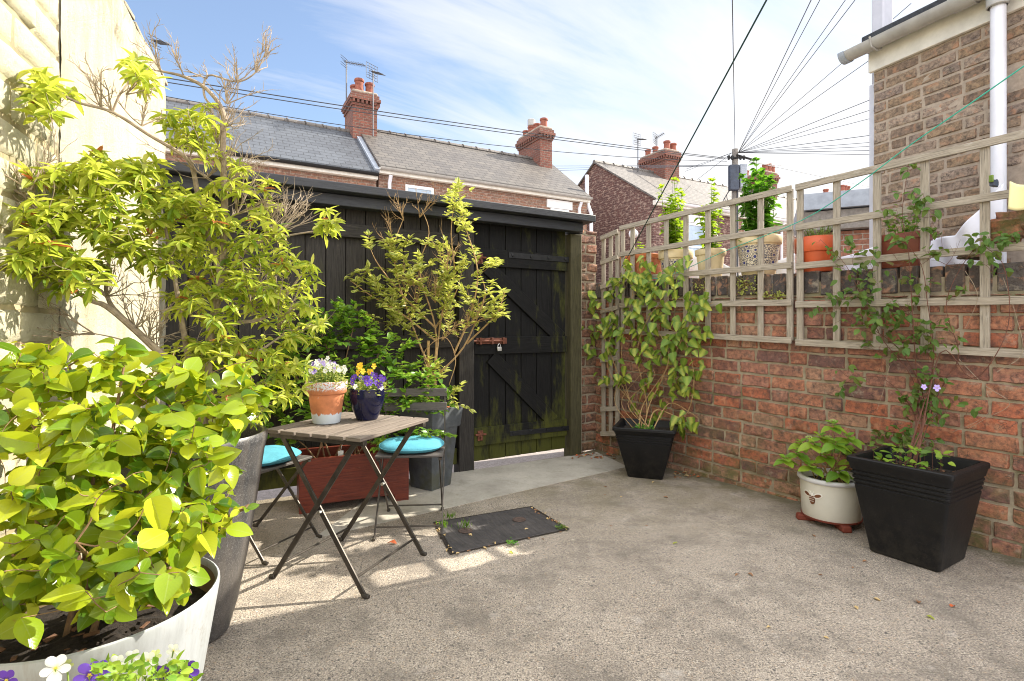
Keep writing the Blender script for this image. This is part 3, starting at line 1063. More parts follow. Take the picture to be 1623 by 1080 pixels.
cq = [loc2(p) for p in (cB, cC, cD, cA)]
m = MB()
z1 = .006
rim_ = [(x * 1.06, y * 1.06) for x, y in cq]
m.add([(x, y, z1) for x, y in cq] + [(x, y, 0) for x, y in cq], [(0, 1, 2, 3)] + [(i, i + 4, (i + 1) % 4 + 4, (i + 1) % 4) for i in range(4)])
m.build('plate', 'cast_iron', t, smooth=0, bevel=.003)
m = MB()
m.add([(x, y, .0045) for x, y in rim_] + [(x * 1.005, y * 1.005, .0045) for x, y in cq], [(i, (i + 1) % 4, (i + 1) % 4 + 4, i + 4) for i in range(4)])
m.build('frame', 'soil', t, smooth=0)
for cx_, cy_ in ((-.2, .02), (.16, .03)):
    m = MB()
    m.lathe([(0, .0095), (.028, .0095), (.034, .013), (.04, .012), (.042, .0095)], 16, (cx_, cy_, 0))
    m.build('lifting_eye', 'eye_rust', t)

# ------------------------------------------------------------------ tall pale wall on the left
def wl_top(x):
    return 2.78 + .03 * mnoise.noise(Vector((x * 3, 0, 4)))


t = thing('painted_wall', 'tall cream painted wall, part bare render and part brick, behind the leafy shrubs', 'wall', WL.o, WL.rot, kind='thing')
XB = -1.58
m = MB()
nx, nz = 90, 110
V = []
for j in range(nz + 1):
    for i in range(nx + 1):
        x = XB + (0 - XB) * i / nx
        z = -.05 + 2.83 * j / nz
        top = wl_top(x)
        if j == nz:
            z = top
        n1 = mnoise.noise(Vector((x * 2.2, z * 2.2, 3)))
        n2 = mnoise.noise(Vector((x * 9, z * 9, 7)))
        n3 = mnoise.noise(Vector((x * 30, z * 30, 1)))
        y = .006 * n1 + .004 * n2 + .0025 * n3
        # course lines ghosting through the render, and hollows near the top
        d = ((z + .05 * x) % .26) / .26
        y += .006 * max(0, 1 - abs(d - .5) / .06) * max(0, n1 + .35)
        if z > 2.3:
            y += .05 * max(0, mnoise.noise(Vector((x * 5, z * 9, 2))) - .18) * (z - 2.3) / .3
        V.append((x, y, z))
m.add(V, [(j * (nx + 1) + i, j * (nx + 1) + i + 1, (j + 1) * (nx + 1) + i + 1, (j + 1) * (nx + 1) + i) for j in range(nz) for i in range(nx)])
m.box((XB + .006, .014, 1.36), (.012, .024, 2.72))
m.build('render_coat', 'cream_render', t, smooth=60)
m = MB()
m.box((-2.5, .15, 1.37), (4.96, .24, 2.76))
m.build('core', 'mortar', t, smooth=0)
m = MB()
m.box(((XB - 4.6) / 2 + .03, .018, 1.38), (4.6 + XB + .08, .018, 2.8))
m.build('pointing', 'cream_joint', t, smooth=0)
m = bricks(-4.6, XB + .02, -.02, 2.84, .25, .115, .007, .004, .004, .012, seed=5)
m.build('brickwork', 'cream_brick', t, loc=(0, .004, 0), smooth=60)
m = bricks(0, .26, 0, 2.7, .22, .08, .01, .006, .004, seed=9)
ob = m.build('end_bricks', 'stone_brick', t, loc=(-.0, 0.03, 0), rotz=R(90))
# loose edge tiles along the weathered top
m = MB()
rr = random.Random(3)
x = -2.6
while x < 0:
    w_ = rr.uniform(.12, .22)
    a_ = rr.uniform(-.12, .12)
    m.box((x + w_ / 2, rr.uniform(.11, .135), wl_top(x) + .008 + rr.uniform(0, .012)), (w_, .25, .024), np.array([[math.cos(a_), 0, math.sin(a_)], [0, 1, 0], [-math.sin(a_), 0, math.cos(a_)]]))
    x += w_ + rr.uniform(.0, .05)
m.build('coping_tile', 'mortar', t, bevel=.004)

# ------------------------------------------------------------------ brick wall on the right
WSL = -.03


def ledge(x):
    return 1.556 + WSL * (x - 1.0)


t = thing('brick_wall', 'old red brick yard wall with dark coping bricks below the grey trellis', 'wall', WR.o, WR.rot, kind='thing')
m = bricks(-1.0, 3.6, -.16 - WSL, 1.40 - WSL,   .235, .0905, .0095, .0085, .006, .007, slope=WSL, seed=21, headers=True)
m.build('brickwork', 'old_brick', t, loc=(0, .035, 0), smooth=50)
m = MB()
nx, nz = 120, 44
V = []
for j in range(nz + 1):
    for i in range(nx + 1):
        x, z = -1.0 + 4.6 * i / nx, -.1 + 1.5 * j / nz
        V.append((x, .041 + .004 * mnoise.noise(Vector((x * 12, z * 12, 0))) + .002 * mnoise.noise(Vector((x * 50, z * 50, 0))), z + WSL * (x - 1)))
m.add(V, [(j * (nx + 1) + i, j * (nx + 1) + i + 1, (j + 1) * (nx + 1) + i + 1, (j + 1) * (nx + 1) + i) for j in range(nz) for i in range(nx)])
m.box((1.3, .155, .66), (4.6, .2, 1.36))
m.build('mortar_bed', 'mortar', t, smooth=60)
m = MB()
rr = random.Random(8)
x = -1.0
while x < 3.6:
    w_ = rr.uniform(.1, .125)
    if not (2.0 < x < 2.15 or rr.random() < .06):
        m.box((x + w_ / 2, .155 + rr.uniform(-.012, .012), ledge(x) - .075 + rr.uniform(-.008, .004)), (w_ - .012, .235, .15))
    x += w_
m.build('coping', 'blue_brick', t, bevel=.008)
m = MB()
m.box((1.3, .155, 1.43), (4.6, .21, .1), np.array([[1, 0, -WSL], [0, 1, 0], [WSL, 0, 1]]))
m.build('coping_joint', 'mortar', t, smooth=0)

# brick pier between gate post and wall
t = thing('brick_pier', 'narrow crumbling brick pier between mossy gate post and trellis', 'pier', FE.o, FE.rot, kind='thing')
m = bricks(.10, .345, 0, 2.13, .25, .0905, .012, .01, .006, .012, seed=33)
m.build('brickwork', 'stone_brick', t, loc=(0, .06, 0), smooth=50)
m = MB()
m.box((.225, .17, 1.06), (.22, .2, 2.1))
m.build('mortar_bed', 'mortar', t, smooth=0)
m = MB()
m.box((.113, .045, 1.05), (.028, .05, 2.1))
m.build('edge_strip', 'mortar', t, smooth=0)

# ------------------------------------------------------------------ black fence and gate
gl0, gl1 = FE.fx(728, -.06), FE.fx(752, -.06)
gr0, gr1 = FE.fx(905, -.06), FE.fx(922, -.06)
t = thing('timber_fence', 'black stained board fence under a heavy header beam, behind the shrubs', 'fence', FE.o, FE.rot, kind='thing')
rr = random.Random(12)
m = MB()
x = gl0 - .012
xe = FE.fx(258) - .1
while x > xe:
    w_ = rr.uniform(.14, .155)
    m.box((x - w_ / 2, .012 + rr.uniform(-.003, .003), 1.11), (w_ - .006, .022, 2.1))
    m.box((x, .034, 1.1), (.05, .012, 2.06))
    x -= w_
m.build('board_panel', 'black_timber', t, bevel=.002)
for z, hh in ((1.07, .1), (1.9, .1)):
    m = MB()
    m.box(((gl0 + xe) / 2, -.024, z), (gl0 - xe - .01, .045, hh))
    m.build('rail', 'black_timber', t, bevel=.004)
m = MB()
m.box(((gl0 + xe) / 2, -.012, .125), (gl0 - xe - .01, .022, .13))
m.build('gravel_board', 'gate_timber', t, bevel=.003)
for x0_, x1_, mm, zb in ((gl0, gl1, 'black_timber', -.04), (gr0, gr1, 'post_timber', -.03), (xe, xe + .1, 'black_timber', -.03)):
    m = MB()
    m.box(((x0_ + x1_) / 2, 0, 1.02 + zb / 2), (x1_ - x0_, .115, 2.05 - zb))
    m.build('post', mm, t, bevel=.006)
m = MB()
m.box(((xe + .1) / 2, -.06, 2.168), (.1 - xe, .34, .062))
m.build('header_cap', 'beam_timber', t, bevel=.006)
m = MB()
m.box(((xe + .02) / 2, -.1, 2.094), (.02 - xe, .09, .082))
m.build('header_beam', 'beam_timber', t, bevel=.006)
m = MB()
m.box((.02, .03, 2.094), (.13, .165, .078))
m.build('header_end', 'beam_timber', t, bevel=.004)

t = thing('timber_gate', 'black ledged and braced gate with green algae near its hinges', 'gate', FE.o, FE.rot, kind='thing')
gx0, gx1 = gl1 + .012, gr0 - .012
m = MB()
nb = 6
for i in range(nb):
    a, b = gx0 + (gx1 - gx0) * i / nb, gx0 + (gx1 - gx0) * (i + 1) / nb
    zb = .055 + .01 * (i / nb)
    m.box(((a + b) / 2, .02, (zb + 2.12) / 2), (b - a - .006, .022, 2.12 - zb))
    if i:
        m.box((a, .042, 1.1), (.05, .012, 2.02))
m.build('board_panel', 'gate_timber', t, bevel=.003)
for (xa, ya, yb) in ((762, 394, 422), (762, 534, 562), (762, 677, 706)):
    za, zb = FE.fz(xa, ya), FE.fz(xa, yb)
    m = MB()
    m.box(((gx0 + gx1) / 2, -.006, (za + zb) / 2), (gx1 - gx0 - .01, .03, za - zb))
    m.build('rail', 'gate_timber', t, bevel=.004)
for (pa, pb) in (((772, 424), (888, 536)), ((778, 566), (876, 668))):
    (xa, za), (xb, zb) = FE.xz(*pa), FE.xz(*pb)
    m = MB()
    m.bar((xa, -.006, za), (xb, -.006, zb), .028, .125, up=(0, 1, 0)) if False else m.bar((xa, -.006, za), (xb, -.006, zb), .125, .028, up=(0, 1, 0))
    m.build('brace', 'gate_timber', t, bevel=.004)
for (pa, pb, hh) in (((804, 405), (903, 414), .05), ((806, 687), (899, 681), .042)):
    (xa, za), (xb, zb) = FE.xz(*pa), FE.xz(*pb)
    m = MB()
    m.bar((xa, -.025, za), (xb + .03, -.025, za + (zb - za) * .3), .008, hh)
    m.tube([(xb + .03, -.03, za - .05), (xb + .03, -.03, za + .05)], .011, 10)
    h_ = m.build('hinge', 'iron_black', t, bevel=.002)
    m = MB()
    for k in range(4):
        m.lathe([(0, .012), (.011, .008), (.014, 0)], 10, (xa + (xb - xa) * (.06 + .28 * k), 0, 0))
    for k in range(4):
        m2 = MB()
        xx = xa + (xb - xa) * (.06 + .28 * k)
        m2.tube([(xx, -.03, za), (xx, -.037, za), (xx, -.039, za)], [.014, .012, .004], 10)
        m2.build('bolt_head', 'iron_black', h_)
# rusty draw bolts and the red slide bar with its padlock
for (px, py) in ((759, 411), (759, 690)):
    xa, za = FE.xz(px, py)
    m = MB()
    m.box((xa, -.026, za), (.05, .01, .085))
    m.tube([(xa - .05, -.037, za + .01), (xa + .05, -.037, za + .01)], .009, 10)
    m.box((xa - .012, -.034, za + .01), (.012, .02, .03))
    m.tube([(xa, -.037, za + .01), (xa + .0, -.05, za - .035)], .006, 8)
    m.build('draw_bolt', 'rust', t, bevel=.002)
xa, za = FE.xz(752, 542)
xb, zb = FE.xz(800, 541)
m = MB()
m.box(((xa + xb) / 2, -.03, za + .006), (xb - xa, .016, .05))
m.tube([(xa - .03, -.045, za + .006), (xb - .03, -.045, za + .006)], .01, 10)
for k in (.12, .5, .88):
    m.box((xa + (xb - xa) * k, -.04, za + .006), (.02, .03, .056))
m.build('slide_bolt', 'rust', t, bevel=.002)
xp, zp = FE.xz(787, 549)
p = FE.w(xp, -.05, zp)
t = thing('padlock', 'small steel padlock hanging from the rusty slide bolt on black gate', 'padlock', p, FE.rot)
m = MB()
m.box((0, 0, -.022), (.042, .018, .036))
m.build('body', 'steel', t, bevel=.004)
m = MB()
m.tube([(.014 * math.cos(a), 0, -.004 + (.026 * math.sin(a) if True else 0)) for a in np.linspace(0, math.pi, 12)], .0035, 8)
m.build('shackle', 'steel', t)

# ------------------------------------------------------------------ trellis
def trellis(label, xs, x0, x1, zl, zr, low=None):
    t = thing('trellis_panel', label, 'trellis', WR.o, WR.rot, group='weathered grey trellis panels on the brick wall', kind='thing')
    f = lambda i, x: zl[i] + (zr[i] - zl[i]) * (x - x0) / (x1 - x0)
    for x in xs:
        m = MB()
        zb, zt = f(len(zl) - 1, x) + .0, f(0, x) + .0
        m.bar((x + random.uniform(-.004, .004), .004, zb), (x, .004, zt), .018, .042, up=(1, 0, 0)) if False else m.box((x, .002, (zb + zt) / 2), (.041, .018, zt - zb))
        m.build('upright_batten', 'grey_timber', t, bevel=.002)
    for i in range(len(zl)):
        m = MB()
        m.bar((x0 - .02, -.0165, zl[i]), (x1 + .02, -.0165, zr[i]), .018, .042)
        m.build('cross_batten', 'grey_timber', t, bevel=.002)
    return t


x1s = [WR.fx(p) for p in (987, 1002.5, 1028, 1056, 1087, 1122, 1161.5, 1205.6, 1252)]
trellis('grey square trellis behind the mosaic and cream flowerpots', x1s, x1s[0], x1s[-1], (2.09, 1.85, 1.62, 1.385, 1.15), (2.126, 1.864, 1.606, 1.352, 1.094))
x2s = [WR.fx(p) for p in (1268, 1326, 1390, 1466, 1561)] + [2.19, 2.44, 2.69]
trellis('grey square trellis covered by clematis, in front of the orange and brown pots', x2s, x2s[0], x2s[-1], (2.124, 1.855, 1.595, 1.337, 1.083), (2.17, 1.87, 1.59, 1.31, 1.03))
x3s = [WR.fx(p) for p in (956.5, 968, 978.5)]
zz3 = [2.03 - .232 * k for k in range(9)]
trellis('narrow trellis strip standing in the corner behind the ivy', x3s, x3s[0], x3s[-1], zz3, [z + .035 for z in zz3])

# ------------------------------------------------------------------ houses
def gable_poly(ez, rz, rr_, z0=-.04):
    return [(0, z0), (2 * rr_, z0), (2 * rr_, ez), (rr_, rz), (0, ez)]


def house(fr, x0, x1, ez, rz, rr_, roofmat, wallmat, label, group, gutter='white_plastic', oh=.16, verge=(.02, .02)):
    t = thing('terraced_house', label, 'house', fr.w(x0, 0, 0), fr.rot, group, 'thing')
    W = x1 - x0
    m = MB()
    P = gable_poly(ez, rz, rr_)
    V = [(0, y, z) for y, z in P] + [(W, y, z) for y, z in P]
    m.add(V, [(0, 4, 3, 2, 1), (5, 6, 7, 8, 9), (0, 5, 9, 4), (1, 2, 7, 6)])
    m.build('wall', wallmat, t, smooth=0)
    sl = (rz - ez) / rr_
    ln = math.hypot(rr_ + oh, (rr_ + oh) * sl)
    m = MB()
    a, b = -verge[0], W + verge[1]
    up = .07
    for y0, z0, y1, z1 in ((-oh, ez - oh * sl, rr_, rz), (2 * rr_ + oh, ez - oh * sl, rr_, rz)):
        q = [(a, y0, z0 + up), (b, y0, z0 + up), (b, y1, z1 + up), (a, y1, z1 + up)]
        uv = [(a + x0, 0), (b + x0, 0), (b + x0, ln), (a + x0, ln)]
        m.quad(q, uv)
        k = [(a, y0, z0 + .012), (b, y0, z0 + .012), (b, y1, z1 + .012), (a, y1, z1 + .012)]
        m.quad(k[::-1])
        m.quad([q[0], k[0], k[1], q[1]])
        m.quad([q[1], k[1], k[2], q[2]])
        m.quad([q[3], k[3], k[0], q[0]])
    m.build('roof', roofmat, t, smooth=0)
    m = MB()
    n = int(W / .42)
    for i in range(n):
        xa, xb = a + (b - a) * i / n, a + (b - a) * (i + 1) / n
        m.tube([(xa + .01, rr_, rz + .055 + random.uniform(-.006, .006)), (xb - .012, rr_, rz + .055), (xb - .008, rr_, rz + .06), (xb, rr_, rz + .06)], [.075, .075, .092, .092], 10)
    m.build('ridge_tile', 'old_slate', t)
    gz = ez - oh * sl + .01
    m = MB()
    cs = [(.065 * math.cos(s_), .065 * math.sin(s_)) for s_ in np.linspace(math.pi, 2 * math.pi, 9)] + [(.055 * math.cos(s_), .055 * math.sin(s_)) for s_ in np.linspace(2 * math.pi, math.pi, 9)]
    k = len(cs)
    m.add([(a, -oh - .045 + y, gz + z) for y, z in cs] + [(b, -oh - .045 + y, gz + z) for y, z in cs], [(i, (i + 1) % k, (i + 1) % k + k, i + k) for i in range(k)] + [tuple(range(k))[::-1], tuple(range(k, 2 * k))])
    m.build('gutter', gutter, t)
    m = MB()
    m.box(((a + b) / 2, -oh / 2 - .01, gz - .06), (b - a, oh - .03, .14))
    m.build('fascia_board', 'dull_white', t)
    return t


def window(t, x0, x1, z0, z1, lintel=None):
    m = MB()
    for bx in ((x0, x0 + .06, z0, z1), (x1 - .06, x1, z0, z1), (x0 + .06, x1 - .06, z1 - .07, z1), (x0 + .06, x1 - .06, z0, z0 + .07), (x0 + .06, x1 - .06, (z0 + z1) / 2 - .03, (z0 + z1) / 2 + .03)):
        m.box(((bx[0] + bx[1]) / 2, -.005, (bx[2] + bx[3]) / 2), (bx[1] - bx[0], .07, bx[3] - bx[2]))
    w_ = m.build('window', 'white_frame', t, smooth=0)
    m = MB()
    m.box(((x0 + x1) / 2, .0, (z0 + z1) / 2), (x1 - x0 - .1, .02, z1 - z0 - .1))
    m.build('pane', 'window_glass', w_, smooth=0)
    if lintel:
        m = MB()
        m.box(((x0 + x1) / 2, -.01, z1 + .135), (x1 - x0 + .24, .06, .24))
        m.build('lintel', 'far_white', w_, smooth=0)


def pipe(t, pts, r, mat='white_plastic', name='downpipe'):
    m = MB()
    m.tube(pts, r, 12)
    m.build(name, mat, t)


def chimney(t, x0, x1, y0, y1, zb, zt, pots, sgn=1, cowl=None):
    m = MB()
    m.box(((x0 + x1) / 2, (y0 + y1) / 2, (zb + zt - .34) / 2), (x1 - x0, y1 - y0, zt - .34 - zb))
    m.uv = [None] * len(m.uv)
    k = len(m.v)
    for i, (e, z0, z1) in enumerate(((.03, zt - .338, zt - .27), (.085, zt - .182, zt - .1), (.05, zt - .098, zt))):
        m.box(((x0 + x1) / 2, (y0 + y1) / 2, (z0 + z1) / 2), (x1 - x0 + 2 * e, y1 - y0 + 2 * e, z1 - z0))
    for xx in np.arange(x0 - .02, x1 + .02, .115):       # dentil course
        m.box((xx + .03, y0 - .03, zt - .226), (.06, .09, .084))
        m.box((xx + .03, y1 + .03, zt - .226), (.06, .09, .084))
    for yy in np.arange(y0 - .02, y1 + .02, .115):
        m.box((x0 - .03, yy + .03, zt - .226), (.09, .06, .084))
        m.box((x1 + .03, yy + .03, zt - .226), (.09, .06, .084))
    m.box(((x0 + x1) / 2, (y0 + y1) / 2, zt - .226), (x1 - x0 - .02, y1 - y0 - .02, .08))
    m.uv = [None] * len(m.uv)
    c = m.build('chimney', 'chimney_brick', t, smooth=0)
    m = MB()
    m.box(((x0 + x1) / 2, (y0 + y1) / 2, zt + .05), (x1 - x0 + .04, y1 - y0 + .04, .1), taper=1.0)
    m.build('mortar_cap', 'cap_mortar', c, bevel=.04)
    m = MB()
    m.box(((x0 + x1) / 2, (y0 + y1) / 2, zb + .14), (x1 - x0 + .05, y1 - y0 + .05, .1))
    m.build('lead_flashing', 'lead', c, smooth=0)
    for (fx_, fy_, h_, r_) in pots:
        px_, py_ = x0 + (x1 - x0) * fx_, y0 + (y1 - y0) * fy_
        m = MB()
        m.lathe([(r_ * 1.05, 0), (r_ * .95, h_ * .3), (r_ * .92, h_ * .75), (r_ * 1.08, h_ * .8), (r_ * 1.12, h_ * .9), (r_ * 1.02, h_), (r_ * .8, h_), (r_ * .75, h_ * .6), (0, h_ * .6)], 20, (px_, py_, zt + .08))
        m.build('chimney_pot', 'chimney_clay', c)
    if cowl:
        fx_, fy_ = cowl
        px_, py_ = x0 + (x1 - x0) * fx_, y0 + (y1 - y0) * fy_
        m = MB()
        m.lathe([(.1, .3), (.13, .32), (.13, .52), (.1, .54), (0, .56)], 16, (px_, py_, zt + .08))
        m.build('metal_cowl', 'grey_plastic', c)
    return c


GA = 'terraced houses across the alley'
hl = house(TE, -7.5, -.06, 4.97, 6.47, 2.03, 'blue_slate', 'terrace_brick', 'terraced house with smooth blue slate roof, left of the twin potted chimney', GA, gutter='iron_black', verge=(.02, 0))
chimney(hl, 7.25, 7.9, 1.62, 2.6, 5.9, 7.47, [(.3, .12, .34, .12), (.75, .16, .3, .12), (.25, .5, .3, .12), (.6, .8, .3, .12)])
m = MB()
sl_ = (6.47 - 4.97) / 2.03
m.bar((7.42, -.15, 4.97 - .15 * sl_ + .09), (7.42, 2.0, 6.45 + .09), .12, .09)
m.build('verge_flashing', 'lead', hl, smooth=0)
hm = house(TE, 0, 6.27, 5.14, 6.62, 2.03, 'grey_slate', 'terrace_brick', 'terraced house with worn grey slate roof and white sash windows', GA, gutter='grey_plastic')
window(hm, .66, 1.4, 3.5, 4.74, None)
window(hm, 4.96, 5.6, 3.5, 4.62, True)
pipe(hm, [(.24, -.2, 4.86), (.24, -.09, 4.7), (.24, -.09, 0)], .045)
pipe(hm, [(5.93, -.2, 4.86), (5.93, -.09, 4.7), (5.93, -.09, 0)], .045)
chimney(hm, 5.57, 6.02, 1.5, 2.87, 6.0, 7.53, [(.5, .1, .3, .12), (.5, .4, .26, .12), (.5, .66, .3, .12), (.5, .92, .26, .11)], cowl=(.5, .66))
pipe(hm, [(6.36, .12, 5.8), (6.36, .12, 5.05), (6.36, .02, 4.8), (6.36, -.1, 4.6), (6.36, -.1, 0)], .055, name='soil_pipe')
GB = 'terraced houses in the row beyond the gable'
h3 = house(GR, 0, 3.42, 5.1, 6.9, 2.84, 'old_slate', 'gable_brick', 'end terrace house with mottled dark brick gable facing the yard', GB, verge=(.06, 0))
chimney(h3, 2.7, 3.4, 2.2, 3.5, 6.2, 7.62, [(.3, .1, .32, .12), (.75, .1, .28, .12), (.3, .55, .28, .11), (.3, .85, .28, .11)])
window(h3, 1.4, 2.2, 3.0, 4.5, True)
h4 = house(GR, 3.44, 9.12, 5.1, 6.9, 2.84, 'old_slate', 'terrace_brick', 'mid terrace house behind the telegraph pole and tall leafy pot plant', GB, verge=(0, 0))
window(h4, .7, 1.5, 3.0, 4.5, True)
window(h4, 3.6, 4.4, 3.0, 4.5, True)
pipe(h4, [(2.6, -.2, 4.9), (2.6, -.09, 4.75), (2.6, -.09, 0)], .045)
chimney(h4, 4.95, 5.7, 2.2, 3.6, 6.2, 7.62, [(.2, .1, .3, .12), (.5, .1, .36, .12), (.8, .1, .3, .12), (.3, .8, .3, .12)])
h5 = house(GR, 9.14, 14.9, 5.1, 6.9, 2.84, 'old_slate', 'terrace_brick', 'farthest terraced house of the row, its chimney above the flat extension roof', GB, verge=(0, .05))
chimney(h5, 4.9, 5.65, 2.2, 3.8, 6.2, 7.5, [(.2, .1, .3, .12), (.5, .1, .3, .12), (.8, .1, .3, .12), (.3, .6, .3, .12)])
window(h5, 1.0, 1.8, 3.0, 4.5, True)

# flat roofed extension two yards along
EX = Frame(*(at(1293, 400, 7.6)[:2]), .9, -.42)
t = thing('flat_extension', 'low brick extension with grey flat roof edge beyond the second trellis', 'outbuilding', EX.o, EX.rot, kind='thing')
m = MB()
m.box((1.5, 1.0, 1.25), (3.0, 2.0, 2.55))
m.uv = [None] * 6
m.build('wall', 'far_brick', t, smooth=0)
m = MB()
m.box((1.45, .95, 2.67), (3.2, 2.2, .26))
m.build('timber_fascia', 'pole_wood', t, smooth=0)
m = MB()
m.box((1.45, .93, 2.93), (3.3, 2.3, .22))
m.build('felt_edge', 'lead', t, smooth=0)

# ------------------------------------------------------------------ neighbour's brick extension on the right
t = thing('brick_extension', 'brown brick extension with white gutter and downpipe behind the trellis', 'house', HR.o, HR.rot, kind='thing')
EZ = 3.08
m = bricks(0, 2.6, 1.0, EZ, .225, .0755, .0095, .006, .002, .006, seed=44, hole=lambda x, z: .86 < x < 1.9 and 1.5 < z < 2.75, headers=True)
m.build('brickwork', 'house_brick', t, loc=(0, 0, 0), smooth=50)
m = MB()
m.box((.43, 1.3, EZ / 2), (.86, 2.592, EZ - .01))
m.box((2.25, 1.3, EZ / 2), (.7, 2.592, EZ - .01))
m.box((1.38, 1.3, .75), (1.04, 2.592, 1.5))
m.box((1.38, 1.3, 2.87), (1.04, 2.592, .24))
m.box((1.38, 1.4, 2.12), (1.04, 2.3, 1.27))
m.build('mortar_bed', 'pale_mortar', t, smooth=0)
m = MB()
m.box((1.3, -.016, EZ + .03), (2.64, .03, .15))
m.build('fascia_board', 'dull_white', t, bevel=.004)
m = MB()
m.box((1.3, .0, EZ + .16), (2.68, .16, .11))
m.box((1.3, 1.2, EZ + .6), (2.66, 2.7, .03), np.array([[1, 0, 0], [0, .94, -.34], [0, .34, .94]]))
m.build('felt_roof', 'felt', t, bevel=.01)
m = MB()
cs = [(.06 * math.cos(s_), .06 * math.sin(s_)) for s_ in np.linspace(math.pi, 2 * math.pi, 13)] + [(.053 * math.cos(s_), .053 * math.sin(s_)) for s_ in np.linspace(2 * math.pi, math.pi, 13)]
k = len(cs)
gx_a, gx_b, gz_ = -.13, 2.6, EZ + .115
m.add([(gx_a, -.135 + y, gz_ + z) for y, z in cs] + [(gx_b, -.135 + y, gz_ + z) for y, z in cs], [(i, (i + 1) % k, (i + 1) % k + k, i + k) for i in range(k)] + [tuple(range(k))[::-1]])
gut = m.build('gutter', 'grey_plastic', t)


def collar(xa, xb, mat, nm, r=.067):
    m = MB()
    cs = [(r * math.cos(s_), r * math.sin(s_)) for s_ in np.linspace(math.pi, 2 * math.pi, 13)]
    k = len(cs)
    m.add([(xa, -.135 + y, gz_ + z) for y, z in cs] + [(xb, -.135 + y, gz_ + z) for y, z in cs], [(i, i + 1, i + 1 + k, i + k) for i in range(k - 1)] + [tuple(range(k))[::-1], tuple(range(k, 2 * k))])
    m.build(nm, mat, gut)


collar(-.135, -.09, 'lead', 'stop_end')
collar(.57, .69, 'grey_plastic', 'union')
m = MB()
m.tube([(.1, -.066, gz_), (.1, -.075, gz_ - .05), (.1, -.12, gz_ - .07), (.1, -.18, gz_ - .055), (.1, -.203, gz_ + .01)], .006, 8)
m.build('bracket', 'grey_plastic', gut)
dx_ = .79
pipe(t, [(dx_, -.12, EZ + .06), (dx_, -.12, EZ - .1), (dx_, -.12, 0)], .037)
m = MB()
m.lathe([(.045, EZ - .03), (.052, EZ - .025), (.052, EZ + .05), (.066, EZ + .055), (.066, EZ + .16)], 24, (dx_, -.128, 0))
m.build('gutter_outlet', 'grey_plastic', t)
for z in (1.45, 1.2):
    m = MB()
    m.lathe([(.043, z), (.043, z + .05)], 20, (dx_, -.12, 0))
    m.box((dx_, -.055, z + .025), (.1, .1, .04))
    m.build('pipe_clip', 'white_plastic', t)
m = MB()
for bx in ((.86, .95, 1.5, 2.75), (1.81, 1.9, 1.5, 2.75), (.95, 1.81, 2.66, 2.75), (.95, 1.81, 1.5, 1.59)):
    m.box(((bx[0] + bx[1]) / 2, .06, (bx[2] + bx[3]) / 2), (bx[1] - bx[0], .1, bx[3] - bx[2]))
w_ = m.build('window', 'white_frame', t, bevel=.004)
m = MB()
m.box((1.38, .07, 2.125), (.88, .02, 1.1))
m.build('pane', 'window_glass', w_, smooth=0)
m = MB()
m.box((-.045, .17, 2.6), (.09, .115, 5.2))
m.build('corner_duct', 'duct_grey', t, bevel=.01)
m = MB()
m.box((-.02, .06, 1.5), (.04, .1, 2.92))
m.build('corner_board', 'duct_grey', t, bevel=.005)

# ------------------------------------------------------------------ telegraph pole, wires and aerials
PO = at(1165, 520, 17.0)
t = thing('telegraph_pole', 'grey wooden telegraph pole with dark junction boxes at its head', 'telegraph pole', (PO[0], PO[1], -.04))
zt = H + (CY - 235) / F * 17
m = MB()
m.tube([(0, 0, 0), (0, 0, zt * .5), (0, 0, zt)], [.13, .11, .095], 14)
m.build('pole', 'pole_wood', t)
for (dx, dz, w_, h_) in ((-.11, -.95, .3, .8), (.18, -.9, .22, .75)):
    m = MB()
    m.box((dx, -.16, zt + dz), (w_, .18, h_))
    m.build('junction_box', 'navy_box' if dx < 0 else 'lead', t, bevel=.03)
m = MB()
m.tube([(-.26, -.1, zt - .3), (.26, -.1, zt - .3)], .03, 8)
m.tube([(.0, -.12, zt - .22), (.55, -.12, zt - .38)], .035, 8)
for x in (-.24, -.13, .13, .24):
    m.lathe([(0, .08), (.035, .07), (.05, .03), (.03, -.06)], 10, (x, -.1, zt - .3))
m.build('cross_arm', 'iron_black', t)
m = MB()
for k in range(3):
    m.tube(smooth_path([(-.16, -.12, zt - 1.25), (-.32 - .06 * k, -.14, zt - 1.5 - .1 * k), (-.2, -.12, zt - 1.85), (-.07, -.13, zt - 2.1)], 4), .012, 5)
m.tube([(.03, -.12, zt - 1.3), (.03, -.12, zt - 6)], .025, 6)
m.build('cable_loop', 'cable', t)
top = np.array((PO[0], PO[1], zt - .15))


def wire(a, b, r, label, group, mat='cable', sag=.0, name='overhead_wire', n=9):
    a, b = np.array(a, float), np.array(b, float)
    pts = [a + (b - a) * s_ - np.array((0, 0, sag * 4 * s_ * (1 - s_))) for s_ in np.linspace(0, 1, n)]
    m = MB()
    m.tube(np.array(pts) - a, r, 5)
    return tag(m.build(name, mat, None, loc=tuple(a)), label, 'wire', group)


